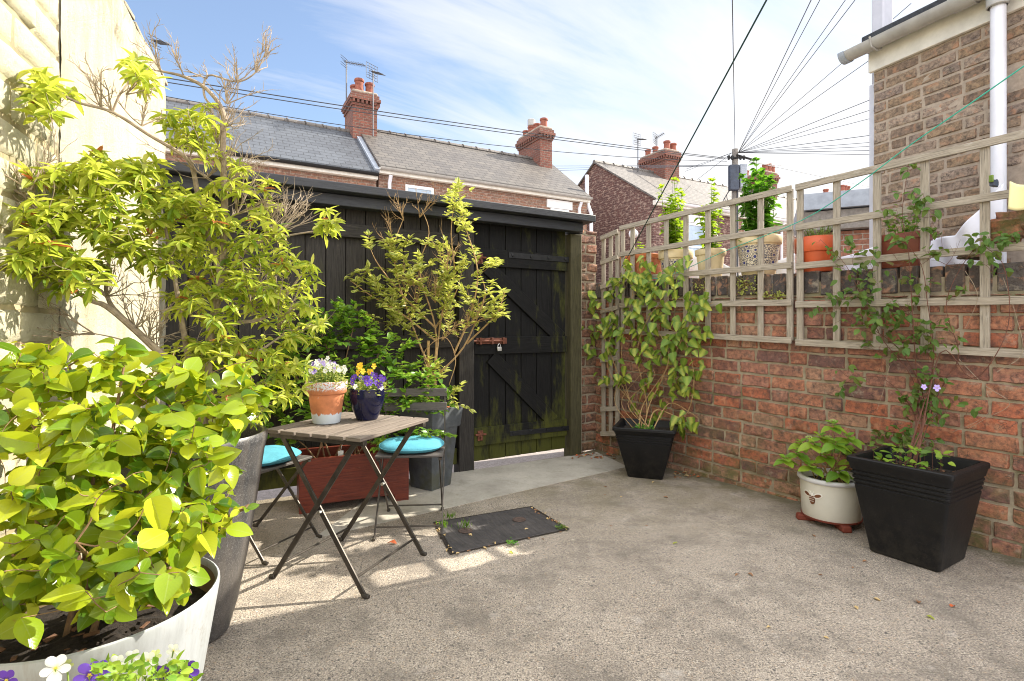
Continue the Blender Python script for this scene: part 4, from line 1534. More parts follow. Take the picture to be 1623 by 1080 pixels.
GW = 'telephone wires fanning out from the pole'
wire(top, at(1158, -160, 5.2), .0075, 'single wire rising almost vertically from the pole over the yard', GW)
fan = [(1285.6, 0, 6.5), (1299.5, 0, 7), (1340, 0, 7.5), (1355.6, 0, 8), (1375, 66, 9), (1370, 102, 9), (1374, 161, 10), (1374, 177, 10), (1374, 190, 10.5), (1372, 216, 11), (1372, 227, 11.5), (1372, 233, 12), (1372, 239.5, 12.5), (1372, 246, 13)]
src = [(1172, 237), (1172, 238), (1173, 238), (1176, 236), (1178, 238), (1178, 239), (1185, 238), (1186, 239), (1186, 240), (1180, 242), (1182, 243), (1182, 243), (1184, 244), (1190, 245)]
for k, ((ax, ay), (bx, by, bY)) in enumerate(zip(src, fan)):
    e = 1.35
    ex, ey = ax + (bx - ax) * e, ay + (by - ay) * e
    wire(top + np.array((.1, 0, 0)), at(ex, ey, bY), .0065 if k % 3 else .008, 'thin telephone wire in the fan right of the telegraph pole', GW, 'cable' if k in (1, 2, 5, 7, 13) else 'cable_pale')
for (bx, by, bY) in ((1086, 272, 21), (1088, 268, 20), (1105, 285, 20)):
    wire(top - np.array((.1, 0, 0)), at(bx, by, bY), .007, 'thin telephone wire dropping left from the telegraph pole', GW, 'cable_pale')
GC = 'cables strung along the terrace'
wire(top + np.array((-.3, -.1, -.2)), at(100, 97, 9.0), .0105, 'upper of three cables running from the pole past the first chimney', GC, sag=.1)
wire(top + np.array((-.32, -.1, -.23)), at(100, 104, 9.0), .0095, 'middle of three cables running from the pole past the first chimney', GC, sag=.12)
wire(top + np.array((-.3, -.1, -.3)), at(100, 124, 9.4), .008, 'lowest of three cables running from the pole past the first chimney', GC, sag=.32)
for by in (256, 262, 268):
    wire(top + np.array((-.2, 0, -.4)), at(700, by + 8, 26), .008, 'faint wire crossing the gap between the two roofs', 'faint wires between the roofs', 'cable_pale')
wire(top + np.array((.4, -.1, -.3)), at(1420, 305, 19), .01, 'drop wire running right from the pole over the farthest roof', GW, 'cable_pale')
wire(top + np.array((.4, -.1, -.32)), at(1243, 263, 22), .012, 'short drop wire from the pole to the bracket on the far chimney', GW)


def aerial(p, h, boom, label, grid=False, pipe_r=.018):
    t = thing('tv_aerial', label, 'tv aerial', p, 0, 'rooftop tv aerials')
    m = MB()
    m.tube([(0, 0, 0), (0, 0, h)], pipe_r, 8)
    m.build('mast', 'aerial_metal', t)
    b = np.array(boom)
    m = MB()
    a = np.array((0, 0, h - .05)) - b * .12
    e = np.array((0, 0, h - .05)) + b
    m.tube([a, e], .012, 6)
    s_ = unit(np.cross(b, (0, 0, 1)))
    for k in range(12):
        q = a + (e - a) * (k + .5) / 12
        m.tube([q - s_ * .13, q + s_ * .13], .006, 4)
    for dz in (-.12, -.06, .06, .12):
        m.tube([a - s_ * .16 + np.array((0, 0, dz)), a + s_ * .16 + np.array((0, 0, dz))], .008, 4)
    if grid:
        for x in np.linspace(-.2, .2, 5):
            m.tube([a + s_ * x + np.array((0, 0, -.2)), a + s_ * x + np.array((0, 0, .2))], .007, 4)
        m.tube([a + s_ * -.2 + np.array((0, 0, .2)), a + s_ * .2 + np.array((0, 0, .2))], .008, 4)
        m.tube([a + s_ * -.2 + np.array((0, 0, -.2)), a + s_ * .2 + np.array((0, 0, -.2))], .008, 4)
    m.build('antenna', 'aerial_metal', t)


aerial(at(549, 160, 14.35), H + (CY - 96) / F * 14.35 - at(0, 160, 14.35)[2], (.55, -.15, -.16), 'aerial with long boom on the left side of the twin potted chimney')
aerial(at(591.5, 216, 14.4), H + (CY - 112) / F * 14.4 - at(0, 216, 14.4)[2], (.3, -.2, -.14), 'aerial with boxy end on the right side of the twin potted chimney', True)
aerial(at(1011, 272, 19.3), H + (CY - 219) / F * 19.3 - at(0, 272, 19.3)[2], (.2, -.3, -.1), 'thin mast aerial beside the gable house chimney', True)
aerial(at(1040, 236, 20.2), .45, (.25, -.2, .12), 'grid aerial among the pots on the gable house chimney', True)
aerial(at(247, 118, 12.5), .8, (.35, -.15, -.1), 'aerial tip showing over the end of the cream wall')

# washing lines
GL = 'washing lines tied to the trellis'
a, b = at(998, 402, 4.72), at(1215, 0, 2.3)
wire(at(985, 424, 4.82), a, .0032, 'dark green tail of the washing line tied to trellis', GL, 'line_dark', name='washing_line')
wire(a, a + (b - a) * 1.6, .0042, 'dark washing line rising steeply across the sky from the trellis', GL, 'line_dark', name='washing_line')
iy = lambda px: 1 / (.217 + (px - 1027) / 596 * (.39 - .217))
pts = smooth_path([at(x, y, iy(x)) for x, y in ((1027, 443), (1062, 437), (1150, 398), (1270, 350), (1360, 292), (1440, 232), (1530, 170), (1623, 105), (1720, 38))], 4)
m = MB()
m.tube(pts - pts[0], np.linspace(.0022, .0036, len(pts)), 6)
tag(m.build('washing_line', 'line_green', None, loc=tuple(pts[0])), 'bright green washing line sagging across the trellis to the right', 'washing line', GL)

# ------------------------------------------------------------------ pots
RSQ = rounded_square(.1, 4)


def soil(t, r, z, ring=None, rough=.012, n=32, off=(0, 0)):
    m = MB()
    ring = ring if ring is not None else [(math.cos(a), math.sin(a)) for a in np.arange(n) * 2 * np.pi / n]
    k = len(ring)
    V, fs = [], []
    lv = [1.0, .8, .55, .3, .05]
    for q in lv:
        for x, y in ring:
            V.append((off[0] + r * q * x, off[1] + r * q * y, z + rough * mnoise.noise(Vector((x * q * 5 + r * 31, y * q * 5, z * 9))) * (q < 1) + (1 - q) * rough * .6))
    for i in range(len(lv) - 1):
        for j in range(k):
            fs.append((i * k + j, i * k + (j + 1) % k, (i + 1) * k + (j + 1) % k, (i + 1) * k + j))
    fs.append(tuple(range((len(lv) - 1) * k, len(lv) * k)))
    m.add(V, fs)
    rr = random.Random(int(r * 1000))
    for _ in range(int(60 * min(1, r / .2))):
        a, q = rr.uniform(0, 6.28), r * .85 * math.sqrt(rr.random())
        s_ = rr.uniform(.004, .011)
        m.box((off[0] + q * math.cos(a), off[1] + q * math.sin(a), z + rough * .6), (s_, s_ * .8, s_ * .7), np.array(Vector((rr.random(), rr.random(), 1)).to_track_quat('Z', 'Y').to_matrix()))
    return m.build('soil', 'soil', t)


def chips(t, r, z, n, mat='straw_leaf', seed=3, nm='mulch', off=(0, 0)):
    rr = random.Random(seed)
    m = MB()
    for _ in range(n):
        a, q = rr.uniform(0, 6.28), r * math.sqrt(rr.random())
        m.box((off[0] + q * math.cos(a), off[1] + q * math.sin(a), z + rr.uniform(0, .01)), (rr.uniform(.012, .034), rr.uniform(.005, .014), .003), np.array(Vector((rr.uniform(-.3, .3), rr.uniform(-.3, .3), 1)).to_track_quat('Z', 'Y').to_matrix()) @ np.array([[math.cos(a * 3), -math.sin(a * 3), 0], [math.sin(a * 3), math.cos(a * 3), 0], [0, 0, 1]]))
    return tag(m.build(nm, mat, t), kind='stuff')


# -- wide pale planter, nearest the camera
ZP = np.array((-1.11, 1.43, 0))
t = thing('zinc_planter', 'wide pale grey zinc planter holding the big glossy shrub, front left', 'planter', ZP)
m = MB()
m.lathe([(0, .0), (.2, .0), (.205, .01), (.25, .2), (.287, .42), (.292, .452), (.291, .46), (.286, .463), (.281, .459), (.278, .44), (.265, .33)], 64)
m.build('pot', 'zinc_planter', t, smooth=50)
m = MB()
m.lathe([(.2785, .445), (.264, .33), (.255, .3)], 64)
m.build('lining', 'planter_inside', t)
soil(t, .272, .375, rough=.03)
chips(t, .22, .395, 22, 'bark_chip', 5)

# -- tall granite look planter
DP = np.array((-1.225, 2.06, 0))
t = thing('granite_planter', 'tall dark speckled granite planter holding the bare-branched tree by pale wall', 'planter', DP)
m = MB()
m.lathe([(0, 0), (.11, 0), (.125, .015), (.155, .12), (.19, .3), (.222, .5), (.25, .7), (.262, .745), (.262, .765), (.255, .775), (.243, .772), (.238, .75), (.23, .68)], 56)
m.build('pot', 'granite', t, smooth=50)
soil(t, .233, .7)


def square_pot(name, label, cat, c, rot, prof, mat, soil_half, soil_z, group=None, ring=None):
    t = thing(name, label, cat, c, rot, group)
    m = MB()
    m.lathe(prof, ring=ring or RSQ)
    m.build('pot', mat, t, smooth=40)
    soil(t, soil_half, soil_z, ring=ring or RSQ)
    return t


def grooved(top, bot, h, wall=.022):
    f = lambda z: bot + (top - bot) * z / h
    pr_ = [(0, 0), (bot - .01, 0), (bot, .008)]
    for k in range(4):
        z = h * (.72 + .045 * k)
        pr_ += [(f(z - h * .012), z - h * .012), (f(z) - .005, z - h * .004), (f(z) - .005, z + h * .004), (f(z) + .002, z + h * .014)]
    pr_ += [(top - .003, h * .93), (top + .004, h * .95), (top + .004, h - .004), (top, h), (top - wall, h), (top - wall - .003, h - .01), (f(h * .75) - wall, h * .75)]
    return pr_


# ivy pot in the far corner
IP = np.array((1.085, 4.32, 0))
square_pot('plastic_planter', 'smaller black tapered pot with ridged rim under the ivy in the far corner', 'planter', IP, R(-20), grooved(.235, .135, .405), 'black_plastic', .205, .35, 'black tapered pots with ridged rims')
# big black pot on the right
BP = np.array((2.10, 2.785, 0))
t = square_pot('plastic_planter', 'large black square tapered planter with ridged rim, growing clematis at the right wall', 'planter', BP, math.atan2(-.85, .53) + R(90), grooved(.232, .155, .5, .026), 'dark_plastic', .205, .43, 'black tapered pots with ridged rims')
chips(t, .19, .44, 22, 'bark_chip', 9)
# grey planter by the gate
GP = np.array((-.605, 4.0, 0))
gr = 1.0
pr_ = [(0, 0), (.1, 0), (.105, .008), (.142, .44), (.146, .446), (.155, .447), (.158, .452), (.172, .585), (.172, .592), (.168, .596), (.152, .596), (.149, .585), (.142, .5)]
square_pot('slate_planter', 'tall grey square planter with a deep lip, standing beside the gate', 'planter', GP, R(-34), pr_, 'slate_planter', .148, .53, ring=rounded_square(.05, 3))
p = at(713, 647, GP[1] + .05)
t = thing('terracotta_shard', 'broken terracotta shard lying on the rim of the grey planter', 'shard', (GP[0] + .06, GP[1] - .06, .536), R(20))
m = MB()
m.lathe([(.09, 0), (.1, .06), (.112, .062), (.1, 0)], ring=[(math.cos(a), math.sin(a)) for a in np.linspace(.6, 2.4, 10)] + [(.9 * math.cos(a), .9 * math.sin(a)) for a in np.linspace(2.4, .6, 10)], c=(0, -.06, 0))
m.build('pot_shard', 'terracotta', t)

# -- red box
bA, bB = on_ground(474, 816), on_ground(648, 793)
bx = unit(bB - bA)
by_ = np.array((-bx[1], bx[0], 0))
BL = np.linalg.norm(bB - bA)
RB = (bA + bB) / 2 + by_ * .17
t = thing('wooden_trough', 'long red stained wooden planter box on the ground behind the bistro table', 'planter', RB, math.atan2(bx[1], bx[0]))
hb = .345
for (nm, y) in (('front_panel', -.16), ('back_panel', .16)):
    m = MB()
    w2 = BL / 2
    m.prism([(-w2, 0), (-w2 + .09, 0), (-w2 + .1, .05), (w2 - .1, .05), (w2 - .09, 0), (w2, 0), (w2, hb), (-w2, hb)], y - .011, y + .011)
    m.uv = [[(m.v[q][0], m.v[q][2]) for q in f] for f in m.f]
    m.build(nm, 'red_timber', t, bevel=.003, smooth=0)
for x in (-BL / 2 + .011, BL / 2 - .011):
    m = MB()
    m.box((x, 0, hb / 2 + .005), (.022, .296, hb - .01))
    m.build('end_panel', 'red_timber', t, bevel=.003)
m = MB()
m.box((0, 0, .06), (BL - .05, .29, .02))
m.build('bottom_board', 'red_timber', t)
m = MB()
nx = 24
V = [(-BL / 2 + .024 + (BL - .048) * i / nx, -.146 + .292 * j / 8, .27 + .02 * mnoise.noise(Vector((i * .6, j * .6, 2)))) for j in range(9) for i in range(nx + 1)]
m.add(V, [(j * (nx + 1) + i, j * (nx + 1) + i + 1, (j + 1) * (nx + 1) + i + 1, (j + 1) * (nx + 1) + i) for j in range(8) for i in range(nx)])
m.build('soil', 'soil', t)
p = at(540, 717, RB[1] - .1)
lx, ly = (p - RB) @ bx, (p - RB) @ by_
t2 = thing('plant_tag', 'small white plant tag hanging in the red wooden planter box', 'plant tag', p, R(30))
m = MB()
m.box((0, 0, -.02), (.035, .002, .06))
m.tube([(0, 0, .01), (.005, .0, .035), (.02, .02, .06)], .0012, 4)
m.build('label_card', 'tag_white', t2)

# -- pot with the bee
CP = np.array((1.945, 3.27, 0))
rot_ = math.atan2(.0 - CP[1], -.0 - CP[0])
t = thing('bee_pot', 'cream ceramic pot with a raised bee emblem, on red pot feet', 'flowerpot', CP)
z0 = .035
m = MB()
m.lathe([(0, z0), (.152, z0), (.158, z0 + .01), (.164, z0 + .12), (.17, z0 + .225), (.177, z0 + .226), (.179, z0 + .236), (.175, z0 + .245), (.165, z0 + .245), (.16, z0 + .22), (.155, z0 + .15)], 56)
m.build('pot', 'ceramic_white', t, smooth=50)
m = MB()
m.lathe([(.1785, z0 + .222), (.183, z0 + .228), (.183, z0 + .24), (.177, z0 + .2475), (.164, z0 + .2475)], 56)
m.build('rim', 'ceramic_rim', t, smooth=50)
soil(t, .158, z0 + .2)
# emblem: body with stripes, wings and antennae laid over the curved side
ea = R(-157)
er = .166


def on_pot(u, v, h):
    """u across, v up (metres) on the side of the pot, h proud of it"""
    a = ea + u / er
    rr_ = er + h
    return np.array((rr_ * math.cos(a), rr_ * math.sin(a), z0 + .135 + v))


def patch(poly, h, mat, name, parent):
    m = MB()
    m.add([on_pot(u, v, h) for u, v in poly] + [on_pot(u, v, -.002) for u, v in poly], [tuple(range(len(poly)))] + [(i, i + len(poly), (i + 1) % len(poly) + len(poly), (i + 1) % len(poly)) for i in range(len(poly))])
    return m.build(name, mat, parent, smooth=0)


def oval(cx, cz, a, b, th, n=18):
    return [(cx + a * math.cos(k) * math.cos(th) - b * math.sin(k) * math.sin(th), cz + a * math.cos(k) * math.sin(th) + b * math.sin(k) * math.cos(th)) for k in np.arange(n) * 2 * np.pi / n]


em = patch(oval(.002, -.012, .017, .03, .12), .004, 'bee_brown', 'bee_emblem', t)
for (k, zz, w_) in ((0, .0, .016), (1, -.012, .0165), (2, -.024, .014)):
    patch([(-w_, zz - .002), (w_, zz - .002 + .003), (w_, zz + .003), (-w_, zz)], .0055, 'tag_white', 'stripe', em)
for sgn in (-1, 1):
    patch(oval(sgn * .034 + .002, .014, .028, .015, sgn * .35), .003, 'tag_white', 'wing', em)
    patch(oval(sgn * .034 + .002, .014, .02, .009, sgn * .35), .0045, 'bee_brown', 'wing_panel', em)
    patch([(sgn * .004, .018), (sgn * .012, .036), (sgn * .015, .035), (sgn * .008, .016)], .004, 'tag_white', 'antenna', em)
patch(oval(.002, .016, .009, .009, 0), .005, 'tag_white', 'head', em)
for k in range(3):
    a = ea + R(-38) + k * R(100)
    m = MB()
    m.box((.14 * math.cos(a), .14 * math.sin(a), .018), (.095, .05, .036), np.array([[math.cos(a), -math.sin(a), 0], [math.sin(a), math.cos(a), 0], [0, 0, 1]]), taper=1.12)
    m.build('pot_foot', 'pot_red', t, bevel=.008)
m = MB()
m.lathe([(0, .03), (.15, .03), (.162, .034), (.164, .044), (.158, .044)], 40)
m.build('saucer', 'pot_red', t)

# ------------------------------------------------------------------ bistro table
fA, fB, fC, fD = on_ground(430, 916), on_ground(572, 947), on_ground(671, 882), on_ground(548, 858)
TC = (fA + fB + fC + fD) / 4
ux = unit((fB - fA) + (fC - fD))
TR = math.atan2(ux[1], ux[0])
uy = np.array((-ux[1], ux[0], 0))
hx = np.linalg.norm((fB - fA) + (fC - fD)) / 4
hy = abs(((fD - fA) + (fC - fB)) @ uy) / 4
t = thing('bistro_table', 'folding bistro table with grey slatted top and dark metal cross legs', 'table', TC, TR)
TZ = .708
m = MB()
n_s = 6
sw = .555 / n_s
for k in range(n_s):
    x = -.2775 + sw * (k + .5)
    m.box((x, 0, TZ - .009 + random.uniform(-.001, .001)), (sw - .012, .56, .018))
m.build('tabletop', 'table_timber', t, bevel=.003)
m = MB()
for y in (-.262, .262):
    m.box((0, y * .93, TZ - .03), (.54, .025, .022))
m.build('top_frame', 'metal_dark', t, bevel=.002)


def flat_leg(m, a, b, w=.024, th=.008, up=(0, 1, 0)):
    m.bar(a, b, th if abs(up[1]) < .5 else w, w if abs(up[1]) < .5 else th, up)


for y in (-hy, hy):
    for sg in (-1, 1):
        m = MB()
        yy = y + sg * .006
        m.bar((sg * hx, yy, .012), (-sg * hx * .86, yy, TZ - .03), .024, .009, up=(0, 1, 0))
        m.tube([(sg * (hx - .006), yy, .012), (sg * (hx + .012), yy, .008), (sg * (hx + .026), yy, .008)], [.011, .012, .01], 8)
        m.build('leg', 'metal_dark', t, bevel=.0015)
    m = MB()
    m.tube([(.018, y - .014, TZ * .49), (.018, y + .014, TZ * .49)], .009, 8)
    m.build('pivot_bolt', 'steel', t)
for sg in (-1, 1):
    xs_ = sg * hx * (1 - .095 * 1.86)
    m = MB()
    m.tube([(xs_, -hy, .08), (xs_, hy, .08)], .006, 8)
    m.build('stretcher', 'metal_dark', t)


def chair(label, c, rot):
    t = thing('folding_chair', label, 'chair', c, rot, 'folding bistro chairs')
    W = .175
    m = MB()
    for k in range(5):
        m.box((0, -.16 + .08 * k, .447), (.385, .068, .014))
    m.build('seat', 'chair_timber', t, bevel=.003)
    m = MB()
    m.bar((-W, -.19, .43), (-W, .19, .43), .02, .012)
    m.build('seat_rail', 'metal_dark', t)
    m = MB()
    m.bar((W, -.19, .43), (W, .19, .43), .02, .012)
    m.build('seat_rail', 'metal_dark', t)
    for sx_ in (-1, 1):
        m = MB()
        x = sx_ * (W + .012)
        m.bar((x, -.235, .012), (x, .19, .5), .018, .008, up=(1, 0, 0))
        m.bar((x, .19, .5), (x, .225, .795), .018, .008, up=(1, 0, 0))
        m.tube([(x, -.23, .012), (x, -.25, .008), (x, -.262, .008)], .01, 8)
        m.build('leg', 'metal_dark', t, bevel=.0015)
        m = MB()
        x = sx_ * (W - .004)
        m.bar((x, .21, .012), (x, -.17, .43), .018, .008, up=(1, 0, 0))
        m.tube([(x, .205, .012), (x, .225, .008), (x, .237, .008)], .01, 8)
        m.build('leg', 'metal_dark', t, bevel=.0015)
    for (y, z, w_) in ((-.2, .055, W + .012), (.18, .05, W - .004)):
        m = MB()
        m.tube([(-w_, y, z), (w_, y, z)], .005, 8)
        m.build('stretcher', 'metal_dark', t)
    for (y, z, hh) in ((.223, .765, .052), (.215, .675, .052)):
        m = MB()
        m.box((0, y - .012, z), (.40, .014, hh))
        m.build('back_slat', 'chair_timber', t, bevel=.003)
    return t


def cushion(label, c, rot):
    t = thing('seat_cushion', label, 'cushion', c, rot, 'turquoise seat cushions')
    ring = []
    for a in np.arange(48) * 2 * np.pi / 48:
        q = (abs(math.cos(a)) ** 4 + abs(math.sin(a)) ** 4) ** -.25
        ring.append((math.cos(a) * (.35 * q + .65), math.sin(a) * (.35 * q + .65)))
    m = MB()
    m.lathe([(0, .004), (.12, .002), (.172, .008), (.186, .02), (.189, .027), (.184, .036), (.165, .046), (.1, .053), (0, .055)], ring=ring)
    for i, (x, y, z) in enumerate(m.v):
        if z > .03:
            m.v[i] = (x, y, z + .004 * mnoise.noise(Vector((x * 18, y * 18, c[0]))) - .004 * max(0, 1 - abs(((x + .25) % .125) - .06) / .012))
    m.build('pad', 'turquoise', t, smooth=60)
    m = MB()
    m.tube([(x * .1895, y * .1895, .027) for x, y in ring + ring[:1]], .0035, 6)
    m.build('piping', 'turquoise', t)
    for sg in (-1, 1):
        m = MB()
        m.tube([(sg * .15, .17, .02), (sg * .17, .195, .0), (sg * .18, .2, -.05), (sg * .172, .205, -.09)], [.004, .004, .003, .002], 5)
        m.build('tie', 'turquoise', t)
    return t


C1 = np.array((-.602, 3.24, 0))
r1 = R(5)
chair('folding bistro chair behind the table, its two slatted back rails facing us', C1, r1)
cushion('turquoise seat cushion on the chair in front of the grey planter', C1 + np.array((0, -.01, .4545)), r1)
C2 = np.array((-1.385, 2.94, 0))
r2 = math.atan2(.922, .387)
chair('folding bistro chair half hidden by the tall dark granite planter', C2, r2)
cushion('turquoise seat cushion beside the tall dark granite planter', C2 + np.array((.012, -.002, .4545)), r2)

# -- pots on the table
TP = np.array((-.925, 2.675, TZ + .001))
t = thing('terracotta_pot', 'terracotta pot with flaking white paint, on the bistro table', 'flowerpot', TP)
m = MB()
m.lathe([(0, 0), (.062, 0), (.066, .004), (.086, .145), (.092, .146), (.096, .15), (.1, .2), (.099, .206), (.094, .207), (.088, .2), (.083, .17)], 48)
m.build('pot', 'painted_pot', t, smooth=45)
soil(t, .085, .185)
QP = np.array((-.748, 2.77, TZ + .001))
t = thing('glazed_pot', 'dark blue glazed pot of violas beside the terracotta pot', 'flowerpot', QP)
m = MB()
m.lathe([(0, 0), (.05, 0), (.053, .004), (.056, .012), (.076, .06), (.087, .1), (.09, .13), (.088, .15), (.089, .157), (.085, .16), (.08, .157), (.08, .13)], 48)
m.build('pot', 'blue_glaze', t, smooth=50)
soil(t, .08, .14)
# -- pansy pot below the frame edge
VP = np.array((-.77, 1.0, 0))
t = thing('pansy_pot', 'pot of white and violet pansies at the lower left edge', 'flowerpot', VP)
m = MB()
m.lathe([(0, 0), (.1, 0), (.105, .01), (.15, .33), (.16, .335), (.16, .365), (.15, .368), (.14, .33)], 40)
m.build('pot', 'terracotta', t, smooth=45)
soil(t, .142, .335)

# ------------------------------------------------------------------ pots on the wall top, seen through the trellis
GW_ = 'flowerpots lined up on the wall top'


def on_ledge(px, off):
    x = WR.fx(px, off)
    return WR.w(x, off, ledge(x) + .001)


def flowerpot(name, label, px, off, r, h, mat, band=None, lip=.03, zr=0):
    p = on_ledge(px, off)
    t = thing(name, label, 'flowerpot', p, zr, GW_)
    m = MB()
    m.lathe([(0, 0), (r * .7, 0), (r * .72, .006), (r * .9, h - lip - .002), (r * .98, h - lip), (r, h - lip + .004), (r * 1.02, h - .004), (r, h), (r * .93, h), (r * .88, h * .8)], 44)
    m.build('pot', mat, t, smooth=45)
    if band:
        f = lambda z: (r * .72 + (r * .9 - r * .72) * z / (h - lip)) + .0015
        m = MB()
        m.lathe([(f(.03) - .003, .03), (f(.032), .032), (f(h - lip - .014), h - lip - .014), (f(h - lip - .012) - .003, h - lip - .012)], 44)
        m.build('patterned_band', band, t)
    soil(t, r * .9, h * .86)
    return p


def trough(label, px, off, L, D, h, mat, ang=0.0):
    p = on_ledge(px, off)
    t = thing('trough', label, 'flowerpot', p, WR.rot + ang, GW_)
    ring = [(a * L / D, b) for a, b in rounded_square(.08, 3)]
    d = D / 2
    m = MB()
    m.lathe([(0, 0), (d * .82, 0), (d * .84, .006), (d * .95, h - .04), (d * 1.02, h - .038), (d * 1.05, h - .004), (d * 1.03, h), (d * .93, h), (d * .88, h * .75)], ring=ring)
    m.build('pot', mat, t, smooth=40)
    soil(t, d * .9, h * .86, ring=ring)
    return p


l1 = trough('orange terracotta trough on the wall end nearest the gate', 1016, .14, .36, .22, .235, 'terracotta')
l2 = flowerpot('patterned_pot', 'cream pot with blue mosaic band between the terracotta trough and plain cream pot', 1071, .14, .142, .245, 'cream_pot', 'mosaic_band', .07)
l3 = flowerpot('cream_flowerpot', 'plain cream pot between the two mosaic pots on the wall', 1126, .14, .118, .225, 'cream_pot', None, .045)
l4 = flowerpot('patterned_pot', 'largest cream pot with blue mosaic band, holding the dark green leafy plant', 1202, .14, .16, .285, 'cream_pot', 'mosaic_band', .06)
l5 = flowerpot('orange_flowerpot', 'round orange plastic pot of grey herbs behind the trellis joint', 1295, .14, .135, .235, 'orange_plastic', None, .1)
l6 = trough('brown rectangular trough behind the clematis leaves on the wall', 1431, .14, .24, .2, .2, 'brown_plastic')
p = on_ledge(1004, .3) + np.array((0, 0, 0))
t = thing('garden_globe', 'small white globe ornament on a stem beside the terracotta trough', 'ornament', p)
zg = at(1004, 371, p[1])[2] - p[2]
m = MB()
m.tube([(0, 0, 0), (0, 0, zg)], .006, 8)
m.build('stem', 'steel', t)
m = MB()
m.lathe([(.0, -.045)] + [(.045 * math.cos(a), .045 * math.sin(a)) for a in np.linspace(-1.4, 1.4, 12)] + [(0, .045)], 20, (0, 0, zg))
m.build('globe', 'cloth_white', t)


# -- laundry and odds and ends beyond the wall
def sheet(label, x0, x1, z0, z1, off, seed, fold=.04, top=None, mat='cloth_white', name='hanging_sheet', cat='laundry', group='white laundry hanging beyond the wall'):
    rr_ = random.Random(seed)
    nx, nz = 40, 24
    V = []
    o = WR.w(x0, off, z0)
    for j in range(nz + 1):
        for i in range(nx + 1):
            u, v = i / nx, j / nz
            x = x0 + (x1 - x0) * u
            zt_ = top(u) if top else z1
            z = z0 + (zt_ - z0) * v
            y = off + fold * math.sin(u * 9 + seed + v * 1.3) * (1 - .5 * v) + .3 * fold * math.sin(u * 23 + v * 5 + seed)
            V.append(WR.w(x, y, z) - o)
    m = MB()
    m.add(V, [(j * (nx + 1) + i, j * (nx + 1) + i + 1, (j + 1) * (nx + 1) + i + 1, (j + 1) * (nx + 1) + i) for j in range(nz) for i in range(nx)])
    ob = m.build(name, mat, None, loc=tuple(o), smooth=180)
    s_ = ob.modifiers.new('thickness', 'SOLIDIFY')
    s_.thickness = .003
    return tag(ob, label, cat, group)


q = lambda px: WR.fx(px, .55)
sheet('white sheet hanging between the first mosaic pot and the cream pot', q(1083), q(1170), 1.2, 1.78, .55, 1, top=lambda u: 1.86 - .3 * abs(u - .35))
sheet('white sheet hanging behind the largest mosaic pot', q(1172), q(1262), 1.2, 1.72, .55, 2, top=lambda u: 1.68 + .16 * abs(u - .5))
q = lambda px: WR.fx(px, .4)
sheet('white sheet draped low behind the brown trough', q(1322), q(1448), 1.3, 1.8, .4, 3, .03, top=lambda u: 1.66 + .13 * u)
sheet('white sheet hanging in a diagonal fold behind the last upright', q(1462), q(1592), 1.45, 1.95, .36, 5, .035, top=lambda u: 1.735 + .0 * u + .27 * max(0, u - .45) / .55)
p = at(1575, 291, 2.72)
t = thing('clothes_peg', 'black and lime plastic peg clipped on the line near the downpipe', 'clothes peg', p, R(30))
m = MB()
m.box((0, 0, .0), (.05, .02, .03))
m.tube([(.01 * math.cos(a) + .035, 0, .016 * math.sin(a) + .005) for a in np.linspace(0, 6.28, 12)], .006, 6)
m.build('peg_body', 'navy_box', t, bevel=.004)
m = MB()
m.box((-.03, 0, .02), (.012, .018, .035))
m.build('peg_grip', 'hydrangea_leaf', t, bevel=.003)
o_ = at(1600, 288, 2.62)
m = MB()
V = []
for j in range(10):
    for i in range(14):
        u, v = i / 13, j / 9
        V.append((-.0 + .2 * u, .03 * math.sin(u * 7) + .02 * v, -.02 * math.sin(u * 3.14) - .13 * v * (1 - .25 * u)))
m.add(V, [(j * 14 + i, j * 14 + i + 1, (j + 1) * 14 + i + 1, (j + 1) * 14 + i) for j in range(9) for i in range(13)])
ob = m.build('peg_bag', 'cloth_yellow', None, loc=tuple(o_), rotz=R(-25), smooth=180)
s_ = ob.modifiers.new('thickness', 'SOLIDIFY')
s_.thickness = .006
tag(ob, 'pale yellow peg bag hanging at the right edge above loose bricks', 'peg bag')

# loose stones on the broken end of the wall
for k, (px, py, w_, h_, lab) in enumerate(((1592, 366, .17, .14, 'biggest rough broken brick heaped on the right end of the wall'), (1612, 352, .2, .12, 'rough broken brick behind the biggest one on the wall end'), (1545, 402, .12, .07, 'dark mossy brick fragment on the wall below the white sheet'))):
    off = .1 + .03 * k
    x = WR.fx(px, off)
    Y = WR.w(x, off, 0)[1]
    zc = at(px, py, Y)[2]
    m = MB()
    m.lathe([(0, -1), (.4, -1), (.75, -.97), (.95, -.9), (1, -.6), (1, -.3), (1, 0), (.98, .3), (.97, .6), (.9, .85), (.7, .95), (.4, .98), (0, 1)], ring=rounded_square(.25, 5))
    V = []
    for v in m.v:
        d = .85 + .3 * mnoise.noise(Vector(v) * 1.3 + Vector((k * 5, 1, 2))) + .2 * mnoise.noise(Vector(v) * 3 + Vector((k, 9, 2)))
        V.append((v[0] * d * w_ / 2, v[1] * d * .09, v[2] * d * h_ / 2))
    m.v = V
    bot = min(v[2] for v in V)
    tag(m.build('broken_brick', 'old_brick', None, loc=tuple(WR.w(x, off, max(zc, ledge(x) - bot - .01))), rotz=WR.rot + .3 * k, smooth=40), lab, 'broken brick', 'loose bricks on the wall end')

# ------------------------------------------------------------------ plants
def clump_points(r, cl, k):
    px, py, rx, ry, Y, n = cl
    out = []
    for _ in range(n):
        while True:
            a, b, c = r.uniform(-1, 1), r.uniform(-1, 1), r.uniform(-1, 1)
            if a * a + b * b + c * c < 1:
                break
        out.append(at(px + a * rx, py + b * ry, Y + c * k))
    return out


